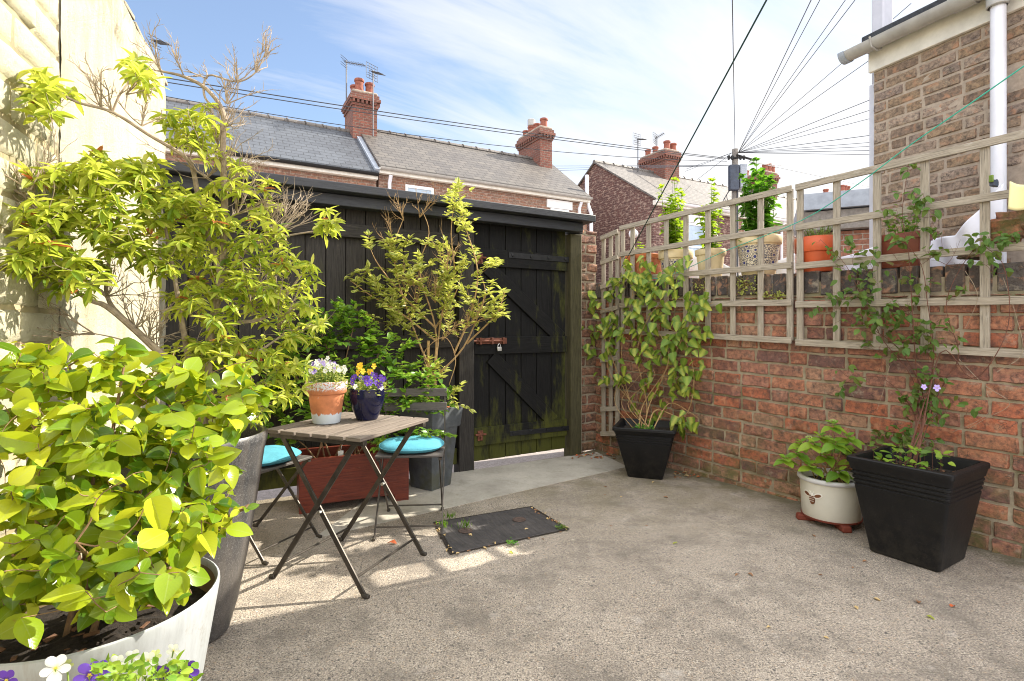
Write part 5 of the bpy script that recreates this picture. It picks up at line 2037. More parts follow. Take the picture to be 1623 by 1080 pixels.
def wl_push(p, gap=.03):
    """keep a point in front of the pale wall"""
    d = (p - WL.o) @ WL.y
    if d > -gap:
        p = p - WL.y * (d + gap)
    return p


# -- glossy shrub in the zinc planter
P1 = Plant('camellia_shrub', 'large yellow-green glossy shrub growing in the pale zinc planter', 'shrub', ZP + np.array((0, 0, .38)), 1)
r = P1.r
base = P1.root
trunks = []
for k, (px, py, Y) in enumerate(((40, 640, 1.45), (110, 580, 1.55), (200, 560, 1.6), (290, 590, 1.6), (380, 640, 1.6), (330, 730, 1.5), (60, 760, 1.25), (170, 690, 1.35), (240, 780, 1.3), (395, 800, 1.55), (20, 880, 1.2), (270, 900, 1.25), (120, 860, 1.12))):
    e = wl_push(at(px, py, Y), .06)
    b = base + np.array((r.uniform(-.05, .05), r.uniform(-.05, .05), 0))
    midp = b + (e - b) * .45 + np.array((r.uniform(-.04, .04), r.uniform(-.04, .04), .06))
    P1.branch([b, midp, e], .0085, .003, 7, 6)
cls = [(30, 600, 60, 60, 1.5, 26), (100, 570, 70, 40, 1.55, 20), (190, 590, 70, 45, 1.6, 22), (280, 600, 60, 45, 1.6, 20), (360, 620, 60, 50, 1.65, 22), (60, 700, 80, 60, 1.35, 34), (150, 700, 80, 70, 1.38, 40), (240, 680, 70, 60, 1.45, 32), (320, 700, 70, 60, 1.5, 30), (345, 800, 50, 60, 1.5, 18),
       (50, 800, 70, 60, 1.25, 26), (140, 800, 70, 60, 1.3, 28), (230, 790, 70, 60, 1.35, 28), (300, 830, 50, 50, 1.4, 16), (20, 900, 50, 60, 1.18, 16), (100, 890, 60, 40, 1.2, 12), (210, 890, 70, 50, 1.22, 20), (275, 925, 35, 30, 1.2, 6), (10, 970, 40, 25, 1.15, 6), (160, 950, 40, 25, 1.2, 6), (400, 590, 30, 40, 1.7, 6)]
pts = [wl_push(p, .05) for c in cls for p in clump_points(r, c, .19)]
pts.sort(key=lambda p: np.linalg.norm(p - base))
for p in pts:
    d, a = P1.twig(p, .002, rend=.0011)
    n = r.choice((2, 3, 4, 4))
    for i in range(n):
        out = unit(np.array((r.uniform(-1, 1), r.uniform(-1, .75), r.uniform(-.9, .25))))
        dd = unit(out + d * .5)
        nr = unit(np.array((.5, -.35, .8)) + .75 * np.array([r.uniform(-1, 1) for _ in range(3)]))
        s_ = r.choice((.5, .72, .85, .95, 1.08)) * r.uniform(.9, 1.1)
        P1.leaf(p - d * .022 * i, dd, nr, .068 * s_, .045 * s_ * r.uniform(.85, 1.15), 'camellia_leaf', r.choice((T_BROAD, T_CURLED)))
P1.done('stem_brown')

# -- tree in the granite planter
P2 = Plant('pieris_tree', 'tall spreading yellow-green shrub with bare twigs growing from the granite planter', 'tree', DP + np.array((0, 0, .7)), 2)
r = P2.r
b0 = P2.root
J = at(305, 600, 2.06)
P2.branch([b0, at(322, 700, 2.06), J], .028, .02, 9)
P2.branch([b0 + np.array((.03, .02, 0)), at(335, 690, 2.12), at(330, 560, 2.15), at(350, 440, 2.18), at(356, 330, 2.15), at(353, 236, 2.12), at(354, 180, 2.1), at(328, 142, 2.1), at(292, 122, 2.08), at(255, 113, 2.05)], .02, .004, 8)
P2.branch([J, at(261, 566, 2.0), at(205, 515, 1.95), at(167, 485, 1.9), at(139, 474, 1.85), at(70, 430, 1.75)], .016, .005, 8)
P2.branch([at(350, 440, 2.18), at(318, 330, 2.1), at(305, 267, 2.05), at(286, 244, 2.0), at(236, 214, 1.93), at(178, 178, 1.85), at(119, 161, 1.75), at(80, 135, 1.7)], .011, .003, 7)
P2.branch([at(205, 515, 1.95), at(170, 470, 1.93), at(175, 400, 1.93), at(190, 330, 1.95)], .009, .004, 7)
P2.branch([J, at(290, 520, 2.08), at(275, 430, 2.05), at(260, 350, 2.02)], .013, .005, 7)
P2.branch([at(330, 560, 2.15), at(370, 515, 2.2), at(425, 500, 2.25), at(490, 420, 2.32)], .011, .004, 7)
P2.branch([at(330, 560, 2.15), at(400, 560, 2.2), at(450, 530, 2.28)], .009, .003, 7)
P2.branch([at(350, 440, 2.18), at(400, 390, 2.22), at(450, 375, 2.3), at(510, 365, 2.35)], .008, .003, 7)
P2.branch([at(170, 470, 1.93), at(110, 420, 1.8), at(60, 330, 1.72), at(20, 300, 1.66)], .007, .003, 7)
P2.branch([at(354, 180, 2.1), at(325, 155, 2.1), at(330, 120, 2.1), at(375, 130, 2.12), at(405, 115, 2.13), at(420, 85, 2.13)], .005, .002, 6)
P2.branch([at(178, 178, 1.85), at(190, 150, 1.86), at(210, 125, 1.9), at(225, 120, 1.92)], .004, .002, 6)
P2.branch([J, at(210, 545, 1.95), at(130, 525, 1.88)], .004, .002, 6)
cls = [(62, 135, 38, 36, 1.66, 9), (75, 165, 28, 18, 1.68, 5), (222, 115, 36, 24, 1.93, 8), (300, 195, 40, 34, 2.08, 13), (330, 225, 30, 30, 2.08, 8), (290, 225, 24, 20, 2.06, 5),
       (180, 265, 75, 30, 1.95, 22), (130, 285, 70, 40, 1.85, 20), (235, 300, 60, 40, 2.0, 20), (75, 270, 45, 25, 1.72, 9), (70, 330, 60, 28, 1.72, 13), (140, 340, 80, 40, 1.85, 26), (60, 390, 60, 40, 1.68, 18), (20, 400, 30, 30, 1.6, 6), (200, 370, 70, 45, 1.95, 24),
       (280, 340, 60, 50, 2.08, 24), (330, 330, 50, 40, 2.12, 16), (120, 430, 65, 35, 1.78, 18), (250, 395, 60, 40, 2.02, 16), (330, 400, 60, 50, 2.12, 22), (395, 360, 50, 40, 2.2, 17), (280, 470, 40, 30, 2.08, 9), (345, 480, 55, 50, 2.12, 20), (400, 450, 45, 50, 2.2, 17), (445, 400, 35, 40, 2.28, 10), (515, 352, 26, 22, 2.36, 8), (492, 420, 22, 16, 2.34, 5), (480, 465, 30, 30, 2.3, 8), (495, 515, 25, 25, 2.32, 6), (440, 490, 30, 35, 2.26, 9), (340, 545, 60, 35, 2.12, 15), (405, 560, 60, 40, 2.2, 17), (455, 560, 35, 40, 2.28, 10), (290, 580, 50, 35, 2.08, 12), (330, 620, 60, 40, 2.08, 14), (400, 640, 50, 40, 2.15, 12), (420, 310, 25, 25, 2.22, 5), (370, 290, 25, 20, 2.15, 5), (385, 265, 20, 12, 2.16, 3), (115, 145, 10, 8, 1.76, 1), (460, 610, 30, 40, 2.3, 8)]
pts = [wl_push(p, .04) for c in cls for p in clump_points(r, c, .18) + clump_points(r, c[:5] + (max(1, c[5] // 3),), .15)]
pts.sort(key=lambda p: np.linalg.norm(p - J))
for p in pts:
    d, a = P2.twig(p, .0018)
    ax = unit(d * .5 + np.array((r.uniform(-.3, .3), r.uniform(-.5, .1), .8)))
    P2.rosette(p, ax, r.randint(6, 11), r.uniform(.05, .07), r.uniform(.014, .021), 'pieris_leaf', T_LANCE, (-.5, .8))
    if r.random() < .05:
        P2.rosette(p, ax, 3, .05, .02, 'young_leaf', T_LANCE, (.2, .9))
for (px, py, Y, d, n, L) in ((255, 113, 2.05, (-.5, -.1, .8), 4, .13), (292, 122, 2.08, (-.2, 0, 1), 3, .13), (328, 125, 2.1, (-.3, 0, 1), 2, .12), (375, 130, 2.12, (.2, 0, 1), 4, .14), (405, 115, 2.13, (.5, 0, 1), 4, .14), (420, 90, 2.13, (.2, 0, 1), 3, .1), (360, 165, 2.1, (.4, 0, .9), 6, .14), (355, 200, 2.12, (.6, 0, .6), 5, .14), (178, 178, 1.85, (-.2, 0, 1), 4, .14), (160, 172, 1.82, (0, 0, 1), 4, .15), (225, 200, 1.92, (.3, 0, 1), 3, .12), (200, 150, 1.88, (.4, 0, .8), 3, .14),
                       (355, 300, 2.15, (.5, -.1, .8), 7, .18), (375, 340, 2.18, (.6, -.1, .7), 8, .18), (420, 380, 2.25, (.5, -.1, .6), 8, .16), (440, 370, 2.3, (.3, -.1, .9), 6, .16), (330, 280, 2.13, (.2, -.1, .9), 5, .15), (400, 500, 2.22, (.5, -.1, .7), 8, .15), (440, 520, 2.27, (.6, -.1, .5), 7, .14), (30, 300, 1.64, (-.3, 0, 1), 4, .12), (60, 335, 1.7, (-.3, 0, .9), 3, .12),
                       (215, 520, 1.96, (.2, -.1, .9), 6, .13), (235, 540, 1.98, (.3, -.1, .8), 5, .12), (150, 530, 1.9, (-.6, -.1, .3), 3, .16), (170, 470, 1.92, (.5, -.1, .7), 4, .13), (245, 560, 2.0, (.1, 0, .9), 4, .13), (345, 230, 2.12, (.5, -.1, .9), 4, .14)):
    P2.spray(wl_push(at(px, py, Y), .05), d, int(n * 1.4), L * (.8 if py < 240 else 1.15), .8, .0028)
P2.done('stem_grey')

# -- evergreen in the red box
P3 = Plant('evergreen_shrub', 'dense mid green oval-leaved shrub growing in the red wooden planter box', 'shrub', RB + np.array((0, 0, .27)), 3)
r = P3.r
RBY = RB[1]
for k, (px, py, dY) in enumerate(((450, 560, -.1), (500, 500, .0), (560, 520, -.05), (600, 560, -.1), (650, 600, -.15), (470, 620, -.15), (560, 600, -.2), (430, 690, -.1), (690, 620, -.1), (620, 680, -.25), (520, 660, -.2))):
    e = at(px, py, RBY + dY)
    b = RB + bx * r.uniform(-.25, .25) + np.array((0, 0, .27))
    P3.branch([b, b + (e - b) * .5 + np.array((r.uniform(-.05, .05), r.uniform(-.05, .05), .05)), e], .006, .0025, 6)
cls = [(455, 545, 40, 40, RBY - .1, 14), (510, 510, 50, 35, RBY - .02, 16), (570, 520, 50, 45, RBY - .05, 20), (620, 560, 50, 40, RBY - .12, 18), (665, 600, 45, 35, RBY - .15, 16), (700, 630, 30, 25, RBY - .05, 6), (470, 610, 50, 50, RBY - .15, 20), (540, 580, 60, 45, RBY - .15, 22), (600, 620, 60, 35, RBY - .22, 20), (440, 680, 35, 35, RBY - .12, 12), (530, 650, 60, 40, RBY - .2, 18), (640, 640, 45, 20, RBY - .2, 12), (430, 640, 30, 40, RBY - .1, 9), (655, 683, 40, 14, RBY - .3, 8), (615, 700, 30, 14, RBY - .3, 7), (690, 690, 25, 8, RBY - .25, 4), (545, 490, 30, 20, RBY, 7), (430, 590, 25, 40, RBY - .05, 9)]
pts = [p for c in cls for p in clump_points(r, c, .16) + clump_points(r, c[:5] + (c[5] // 3,), .14)]
pts.sort(key=lambda p: np.linalg.norm(p - P3.root))
for p in pts:
    d, a = P3.twig(p, .0018)
    P3.leafy_twig(p - d * r.uniform(.1, .19), p, .03, .056, .033, 'green_leaf', T_OVATE, .15, 0)
    P3.leaf(p, unit(d + np.array((0, -.3, -.2))), unit(np.array((.2, -.4, 1))), .05, .028, 'green_leaf', T_OVATE)
P3.done('stem_brown')

# -- variegated shrub in the grey planter
P4 = Plant('variegated_shrub', 'loose tall shrub with small cream-edged leaves and bare red-brown stems in the grey planter', 'shrub', GP + np.array((0, 0, .53)), 4)
r = P4.r
gy = GP[1]
b = P4.root
S1 = at(688, 600, gy)
P4.branch([b + np.array((.0, 0, 0)), at(690, 640, gy), S1], .02, .017, 8)
for pth in (((688, 600, 0), (655, 520, -.02), (630, 440, -.05), (625, 390, -.05), (640, 345, -.05)), ((688, 600, 0), (690, 520, 0), (665, 430, -.02), (680, 370, -.03), (668, 330, -.03)),
            ((688, 600, 0), (735, 550, -.02), (765, 480, -.05), (768, 455, -.05), (757, 425, -.05)), ((688, 600, 0), (700, 500, .02), (720, 440, 0), (715, 370, -.05), (722, 310, -.08)),
            ((720, 560, 0), (745, 500, -.05), (757, 430, -.1), (735, 350, -.12), (725, 290, -.12)), ((690, 540, 0), (640, 500, -.1), (590, 470, -.15), (555, 445, -.15)),
            ((690, 520, 0), (640, 470, -.1), (600, 420, -.12), (585, 390, -.12)), ((740, 545, 0), (785, 500, -.1), (800, 465, -.12)), ((690, 520, .05), (720, 470, .08), (735, 420, .1))):
    P4.branch([at(x, y, gy + dy) for x, y, dy in pth], .008, .002, 6)
cls = [(600, 385, 30, 15, gy - .12, 8), (640, 390, 40, 20, gy - .08, 10), (585, 440, 30, 20, gy - .15, 9), (630, 440, 45, 35, gy - .12, 20), (680, 450, 40, 40, gy - .05, 20), (600, 480, 50, 25, gy - .15, 16), (655, 500, 50, 30, gy - .1, 18), (720, 455, 40, 45, gy - .05, 20), (765, 470, 40, 40, gy - .1, 18), (790, 480, 22, 25, gy - .12, 7), (725, 310, 28, 25, gy - .12, 15), (735, 350, 20, 30, gy - .12, 9), (690, 400, 30, 25, gy - .04, 8), (720, 500, 40, 30, gy - .02, 10), (700, 590, 30, 25, gy - .05, 7), (785, 420, 10, 25, gy - .1, 4), (560, 440, 15, 10, gy - .15, 3), (745, 410, 14, 20, gy - .1, 5), (720, 620, 15, 30, gy - .08, 4), (650, 420, 30, 30, gy - .05, 9), (710, 650, 60, 20, gy - .25, 3)]
pts = [p for c in cls for p in clump_points(r, c, .16)]
pts.sort(key=lambda p: np.linalg.norm(p - S1))
for p in pts:
    d, a = P4.twig(p, .0016)
    P4.leafy_twig(p - d * r.uniform(.09, .17), p, .03, .06, .028, 'variegated_leaf', T_OVATE, .0, 0)
    P4.leaf(p, d, unit(np.array((.2, -.5, 1))), .058, .027, 'variegated_leaf', T_OVATE)
for (px, py, d, n, L) in ((640, 350, (-.1, -.1, 1), 5, .2), (665, 345, (.2, 0, 1), 4, .18), (690, 480, (.1, -.3, .9), 6, .2), (740, 520, (.5, -.3, .6), 5, .2), (660, 480, (-.2, -.3, .9), 6, .22), (710, 430, (.2, -.2, .9), 5, .2), (625, 390, (-.6, -.1, .8), 3, .16), (700, 540, (.4, -.3, .5), 5, .2)):
    P4.spray(at(px, py, gy - .08), d, n, L, .6, .0026)
P4.stem.tube(smooth_path([at(685, 600, gy - .05) - P4.root, at(672, 560, gy - .1) - P4.root, at(705, 535, gy - .12) - P4.root, at(722, 570, gy - .1) - P4.root, at(712, 610, gy - .06) - P4.root], 6), .003, 5)
P4.done('stem_tan')
t = thing('bamboo_cane', 'upright bamboo cane staked in the grey planter behind the chair', 'cane', (GP[0] - .02, GP[1] - .02, .535))
m = MB()
m.tube([(0, 0, 0), (.0, 0, .25), (.005, 0, .55)], [.012, .0115, .011], 10)
m.tube([(0, 0, .2), (0, 0, .21)], .0135, 10)
m.build('cane', 'cane', t)

# -- climber on the corner trellis
P5 = Plant('ivy_climber', 'variegated climbing ivy spreading over the corner trellis from the black pot', 'climber', IP + np.array((0, 0, .35)), 5)
r = P5.r
wl = lambda px, py, off=-.05: WR.w(WR.fx(px, off), off, WR.fz(px, py, off))
b = P5.root
for pth in (((1000, 640), (985, 560), (1000, 480), (1010, 430), (1020, 405)), ((1025, 640), (1010, 560), (1030, 500), (1060, 470), (1075, 410)), ((1040, 650), (1085, 660), (1100, 600), (1085, 540), (1060, 520)), ((1020, 640), (1060, 580), (1090, 520), (1110, 490), (1130, 480)),
            ((1010, 650), (970, 600), (962, 560), (975, 500), (945, 490)), ((990, 620), (960, 540), (945, 520), (940, 560)), ((1030, 640), (1050, 600), (1060, 560), (1040, 520)), ((1060, 640), (1095, 655), (1108, 665))):
    P5.branch([b + np.array((r.uniform(-.08, .08), r.uniform(-.08, .08), 0))] + [wl(x, y, r.uniform(-.12, -.04)) for x, y in pth], .0055, .002, 6)
cls = [(1015, 420, 30, 15, 0, 12), (1070, 412, 25, 15, 0, 6), (985, 460, 35, 25, 0, 22), (1040, 460, 40, 28, 0, 26), (950, 470, 20, 15, 0, 8), (1000, 510, 50, 25, 0, 28), (1060, 500, 35, 25, 0, 18), (1105, 480, 32, 22, 0, 20), (945, 510, 20, 25, 0, 10), (1100, 520, 30, 25, 0, 18), (1030, 545, 45, 28, 0, 22), (975, 545, 35, 25, 0, 14), (938, 545, 10, 20, 0, 5), (1085, 565, 30, 35, 0, 20), (1050, 590, 40, 25, 0, 16), (970, 590, 28, 18, 0, 14), (1000, 600, 35, 20, 0, 10), (1030, 630, 30, 20, 0, 8), (1085, 610, 28, 25, 0, 10), (1095, 672, 22, 22, 0, 10), (1060, 660, 30, 15, 0, 6), (1070, 440, 20, 20, 0, 7), (1000, 440, 40, 12, 0, 10)]
pts = []
for (px, py, rx, ry, _, n) in cls:
    for _k in range(n):
        a, q_ = r.uniform(0, 6.28), math.sqrt(r.random())
        pts.append(wl(px + rx * q_ * math.cos(a), py + ry * q_ * math.sin(a), r.uniform(-.16, -.03)))
pts.sort(key=lambda p: np.linalg.norm(p - b))
for p in pts:
    d, a = P5.twig(p, .0016, .2)
    for i in range(r.choice((1, 1, 2))):
        dd = unit(np.array((r.uniform(-.9, .7), r.uniform(-.7, .1), -.75)) + .2 * d)
        nr = unit(-WR.y + np.array((0, 0, .75)) + .7 * np.array([r.uniform(-1, 1) for _ in range(3)]))
        s_ = r.uniform(.7, 1.15)
        P5.leaf(p + .03 * np.array([r.uniform(-1, 1) for _ in range(3)]), dd, nr, .084 * s_, .068 * s_, 'ivy_leaf', T_HEART)
for k in range(3):
    x0_, y0_ = 980 + 30 * k, 690
    P5.branch([b + np.array((-.1 + .06 * k, -.1, 0)), wl(975 + 10 * k, 640, -.18), wl(985 + 25 * k, 600, -.16), wl(1015 + 10 * k, 585, -.12)], .003, .0015, 5, add=False)
P5.done('stem_tan')
P5b = Plant('weed_tuft', 'small fresh green weeds sprouting at the foot of the ivy in its black pot', 'weed', IP + np.array((-.05, -.1, .355)), 51)
for k in range(70):
    a, q_ = P5b.r.uniform(0, 6.28), .09 * math.sqrt(P5b.r.random())
    P5b.leaf(P5b.root + np.array((q_ * math.cos(a), q_ * math.sin(a), P5b.r.uniform(.0, .05))), (P5b.r.uniform(-1, 1), P5b.r.uniform(-1, 1), .5), unit((P5b.r.uniform(-.4, .4), -.3, 1)), .024, .018, 'deep_leaf', T_SMALL)
P5b.done('stem_green')

# -- clematis on the second trellis
P6 = Plant('clematis', 'thin straggling clematis climbing the trellis from the large black planter', 'climber', BP + np.array((-.02, .03, .43)), 6)
r = P6.r
b = P6.root
wl2 = lambda px, py, off=-.05: wl(px, py, off)
paths = (((1455, 640), (1450, 560), (1445, 480), (1440, 400), (1430, 340), (1440, 260)), ((1470, 620), (1480, 560), (1470, 480), (1460, 420), (1430, 380)), ((1460, 650), (1440, 590), (1400, 540), (1370, 480), (1340, 420), (1300, 380)), ((1465, 640), (1430, 560), (1380, 520), (1330, 490)), ((1480, 640), (1500, 600), (1520, 560), (1500, 480), (1540, 400), (1580, 385)), ((1475, 660), (1478, 600), (1475, 540)), ((1450, 660), (1400, 600), (1350, 600), (1325, 580)),
         ((1490, 560), (1540, 600), (1580, 560), (1600, 500), (1590, 420), (1560, 390)))
for pth in paths:
    P6.branch([b + np.array((r.uniform(-.04, .04), r.uniform(-.04, .04), 0))] + [wl2(x, y, r.uniform(-.09, -.035)) for x, y in pth], .0034, .0012, 5)
cls = [(1440, 330, 50, 30, 20), (1445, 380, 60, 40, 22), (1350, 400, 50, 25, 12), (1360, 440, 30, 35, 16), (1345, 490, 35, 35, 18), (1390, 500, 40, 35, 16), (1440, 520, 55, 35, 22), (1480, 530, 40, 30, 14), (1400, 550, 40, 20, 7), (1470, 600, 28, 22, 12), (1455, 640, 34, 28, 18), (1480, 650, 32, 24, 14), (1450, 700, 40, 14, 12), (1335, 600, 25, 25, 6), (1560, 385, 30, 18, 12), (1570, 420, 30, 30, 6), (1590, 375, 22, 10, 6), (1440, 450, 50, 35, 8), (1490, 480, 50, 40, 5), (1530, 640, 20, 25, 3), (1420, 690, 40, 15, 18), (1400, 450, 40, 30, 5), (1455, 265, 15, 15, 4), (1290, 480, 25, 15, 3), (1300, 400, 25, 15, 3)]
pts = []
for (px, py, rx, ry, n) in cls:
    for _k in range(int(n * 1.35)):
        a, q_ = r.uniform(0, 6.28), math.sqrt(r.random())
        pts.append(wl2(px + rx * q_ * math.cos(a), py + ry * q_ * math.sin(a), r.uniform(-.12, -.03)))
pts.sort(key=lambda p: np.linalg.norm(p - b))
for p in pts:
    d, a = P6.twig(p, .0012, .2)
    for i in range(r.choice((1, 2, 3))):
        dd = unit(np.array([r.uniform(-1, 1) for _ in range(3)]) + np.array((-.1, -.2, -.5)))
        nr = unit(np.array((-.4, -.4, .8)) + .5 * np.array([r.uniform(-1, 1) for _ in range(3)]))
        s_ = r.uniform(.6, 1.15)
        P6.leaf(p + .015 * np.array([r.uniform(-1, 1) for _ in range(3)]), dd, nr, .05 * s_, .029 * s_, 'clematis_leaf', T_OVATE)
for (px, py, d, n, L) in ((1440, 500, (-.3, -.1, .5), 5, .12), (1360, 450, (-.4, -.1, .3), 5, .12), (1430, 420, (-.3, -.1, .5), 4, .12), (1500, 420, (.5, -.3, .4), 4, .12), (1470, 560, (.4, -.2, -.4), 4, .12), (1400, 560, (-.5, -.1, -.3), 5, .14)):
    P6.spray(wl2(px, py, -.05), d, n, L, .9, .0014, 1)
for k in range(70):
    a, q_ = r.uniform(0, 6.28), .17 * math.sqrt(r.random())
    p_ = b + np.array((q_ * math.cos(a), q_ * math.sin(a), r.uniform(.02, .12)))
    if k % 3 == 0:
        P6.branch([np.array((p_[0], p_[1], b[2])), p_], .0014, .0009, 4, 2, False)
    P6.leaf(p_, (r.uniform(-1, 1), r.uniform(-1, 1), r.uniform(-.3, .5)), unit((r.uniform(-.5, .3), r.uniform(-.6, .2), 1)), .045 * r.uniform(.6, 1.2), .03, 'hydrangea_leaf' if k % 3 else 'clematis_leaf', T_OVATE)
P6.done('stem_red')
fp = wl2(1485, 615, -.12)
flower(P6.obj, 'petal_lilac', .022, fp - P6.root, (-.5, -.8, .3))
flower(P6.obj, 'petal_lilac', .018, fp + np.array((-.07, .0, .005)) - P6.root, (-.4, -.8, .5))
# dry pale tendrils on the wall
for k, pth in enumerate((((1520, 570), (1560, 610), (1600, 640), (1560, 665), (1520, 690)), ((1530, 430), (1545, 455), (1548, 480), (1520, 540)), ((1580, 590), (1620, 560), (1610, 500), (1590, 440)), ((1565, 625), (1570, 650), (1545, 670), (1510, 685)), ((1410, 580), (1400, 620), (1390, 650)))):
    q_ = smooth_path([wl2(x, y, -.035 - .012 * math.sin(i * 1.3 + k)) for i, (x, y) in enumerate(pth)], 9)
    m = MB()
    m.tube(q_ - q_[0], np.linspace(.0018, .0009, len(q_)), 5)
    tag(m.build('dry_tendril', 'stem_grey', None, loc=tuple(q_[0])), 'dry pale tendril hanging against the red brick wall', 'tendril', 'dry tendrils on the right wall')

# -- hydrangea in the bee pot
P7 = Plant('hydrangea', 'low bright green hydrangea with opening buds in the bee pot', 'shrub', CP + np.array((0, 0, .235)), 7)
r = P7.r
b = P7.root
heads = ((1320, 672), (1290, 700), (1345, 690), (1265, 715), (1310, 720), (1350, 725), (1245, 725), (1285, 735), (1330, 745), (1362, 715), (1318, 762), (1300, 690), (1270, 700), (1338, 705), (1325, 700))
for k, (px, py) in enumerate(heads):
    e = at(px, py, CP[1] + r.uniform(-.14, .1))
    P7.branch([b + np.array((r.uniform(-.07, .07), r.uniform(-.07, .07), 0)), b + (e - b) * .5 + np.array((0, 0, .03)), e], .004, .0025, 6)
    for j, (sz, el) in enumerate(((1.0, .0), (.8, .35), (.5, .75))):
        for q_ in range(2 + (j == 0) * 2):
            a = q_ * (3.14 if j else 1.57) + j * 1.57 + r.uniform(-.3, .3)
            d = np.array((math.cos(a) * math.cos(el), math.sin(a) * math.cos(el), math.sin(el) - .25))
            P7.leaf(e - np.array((0, 0, .012 * (2 - j))), d, unit(np.array((0, -.25, 1)) + .2 * d), .095 * sz * r.uniform(.8, 1.1), .066 * sz, 'hydrangea_leaf', T_OVATE)
P7.done('stem_tan')
for (px, py) in ((1320, 668), (1282, 694), (1313, 693)):
    e = at(px, py, CP[1] - .06) - P7.root
    m = MB()
    for k in range(26):
        a, c_ = r.uniform(0, 6.28), r.uniform(0, 1)
        s_ = math.sqrt(1 - c_ * c_)
        m.lathe([(0, -.003), (.0032, 0), (0, .004)], 6, e + .017 * np.array((math.cos(a) * s_, math.sin(a) * s_, c_ * .55)))
    m.build('flower_bud', 'petal_cream', P7.obj)


# -- little bedding plants
def bedding(name, label, c, rad, h, n_leaf, flowers, leafmat, seed, dome=.6, size=.02, lsz=.028):
    P = Plant(name, label, 'flowers', c, seed)
    r = P.r
    for k in range(int(n_leaf / 3)):
        a, q_ = r.uniform(0, 6.28), rad * math.sqrt(r.random())
        z = h * (1 - (q_ / rad) ** 2 * dome) * r.uniform(.25, .95)
        e = P.root + np.array((q_ * math.cos(a), q_ * math.sin(a), z))
        st = P.root + np.array((q_ * .4 * math.cos(a), q_ * .4 * math.sin(a), 0))
        P.branch([st, (st + e) / 2 + np.array((0, 0, .01)), e], .0012, .0008, 4, 2, False)
        for i in range(3):
            P.leaf(e - np.array((0, 0, .012 * i)), (r.uniform(-1, 1), r.uniform(-1, 1), r.uniform(-.1, .6)), unit((r.uniform(-.5, .5), r.uniform(-.7, .2), 1)), lsz * r.uniform(.7, 1.2), lsz * .45, leafmat, T_SMALL)
    for (mat, n, zs, cx_) in flowers:
        for k in range(n):
            a, q_ = r.uniform(0, 6.28), rad * .95 * math.sqrt(r.random())
            x, y = q_ * math.cos(a) + cx_[0] * rad, q_ * math.sin(a) + cx_[1] * rad
            z = h * (1.02 - min(1, (math.hypot(x, y) / rad) ** 2) * dome * .8) * r.uniform(zs[0], zs[1])
            P.branch([P.root + np.array((x * .5, y * .5, 0)), P.root + np.array((x * .9, y * .9, z * .7)), P.root + np.array((x, y, z))], .0011, .0009, 4, 2, False)
            flower(P.obj, mat, size * r.uniform(.8, 1.15), (x, y, z), (r.uniform(-.5, .6), -1, r.uniform(-.05, .6)))
    P.done('stem_green')
    return P


bedding('viola_plant', 'white and lilac flowers mounded in the terracotta pot', TP + np.array((0, 0, .185)), .105, .12, 420, [('petal_white', 52, (.8, 1.15), (.1, 0)), ('petal_lilac', 14, (.85, 1.2), (-.2, 0)), ('petal_violet', 5, (1.0, 1.25), (-.45, 0))], 'variegated_leaf', 61, size=.0125, lsz=.02)
bedding('viola_plant', 'purple and yellow violas in the dark blue glazed pot', QP + np.array((0, 0, .14)), .1, .085, 260, [('petal_dark', 13, (.8, 1.25), (.2, -.2)), ('petal_violet', 9, (.8, 1.2), (.3, -.1)), ('petal_yellow', 8, (1.35, 1.75), (-.35, .1)), ('petal_white', 4, (.6, .9), (.2, -.3))], 'variegated_leaf', 62, size=.0175, lsz=.022)
P8 = bedding('pansy_plant', 'white and violet pansies with pale green leaves at the lower left edge', VP + np.array((0, 0, .335)), .16, .13, 300, [], 'hydrangea_leaf', 63, size=.026, lsz=.035)
for (px, py, Y, mat, s_) in ((88, 1060, 1.0, 'petal_white', .03), (142, 1071, .98, 'petal_violet', .032), (156, 1066, .99, 'petal_violet', .026), (185, 1053, 1.02, 'petal_white', .02), (210, 1043, 1.03, 'petal_white', .02), (235, 1048, 1.02, 'petal_white', .022), (258, 1070, 1.0, 'petal_dark', .024), (275, 1032, 1.05, 'petal_white', .018), (297, 1066, 1.02, 'petal_dark', .026), (272, 1055, 1.02, 'petal_white', .02), (10, 1079, .98, 'petal_dark', .024), (222, 1065, 1.0, 'petal_white', .02), (303, 1055, 1.03, 'petal_white', .012), (106, 1054, 1.02, 'petal_cream', .014), (246, 1040, 1.04, 'petal_cream', .014)):
    e = at(px, py, Y)
    flower(P8.obj, mat, s_, e - P8.root, (random.uniform(-.2, .6), -1, random.uniform(.0, .5)))
    m = MB()
    q_ = smooth_path([np.array((0, 0, .02)) + (e - P8.root) * np.array((.4, .4, 0)), (e - P8.root) * np.array((.85, .85, .6)), e - P8.root], 4)
    m.tube(q_, .0016, 5)
    m.build('stem', 'stem_green', P8.obj)
# extra foliage for the pansies where it shows
P9 = Plant('pansy_plant', 'pale green trailing pansy foliage under the white pansies', 'flowers', VP + np.array((.05, .02, .336)), 64)
for k in range(170):
    p_ = at(P9.r.uniform(150, 310), 1085 - 35 * P9.r.random() ** 1.6, P9.r.uniform(.95, 1.08))
    P9.leaf(p_, (P9.r.uniform(-1, 1), P9.r.uniform(-1, .3), P9.r.uniform(0, .8)), unit((P9.r.uniform(-.5, .5), -.6, 1)), .026 * P9.r.uniform(.6, 1.2), .012, 'hydrangea_leaf', T_OVATE)
    if k % 6 == 0:
        P9.branch([P9.root + np.array((P9.r.uniform(-.05, .05), 0, 0)), (P9.root + p_) / 2, p_], .0014, .0009, 4, 2, False)
P9.done('stem_green')


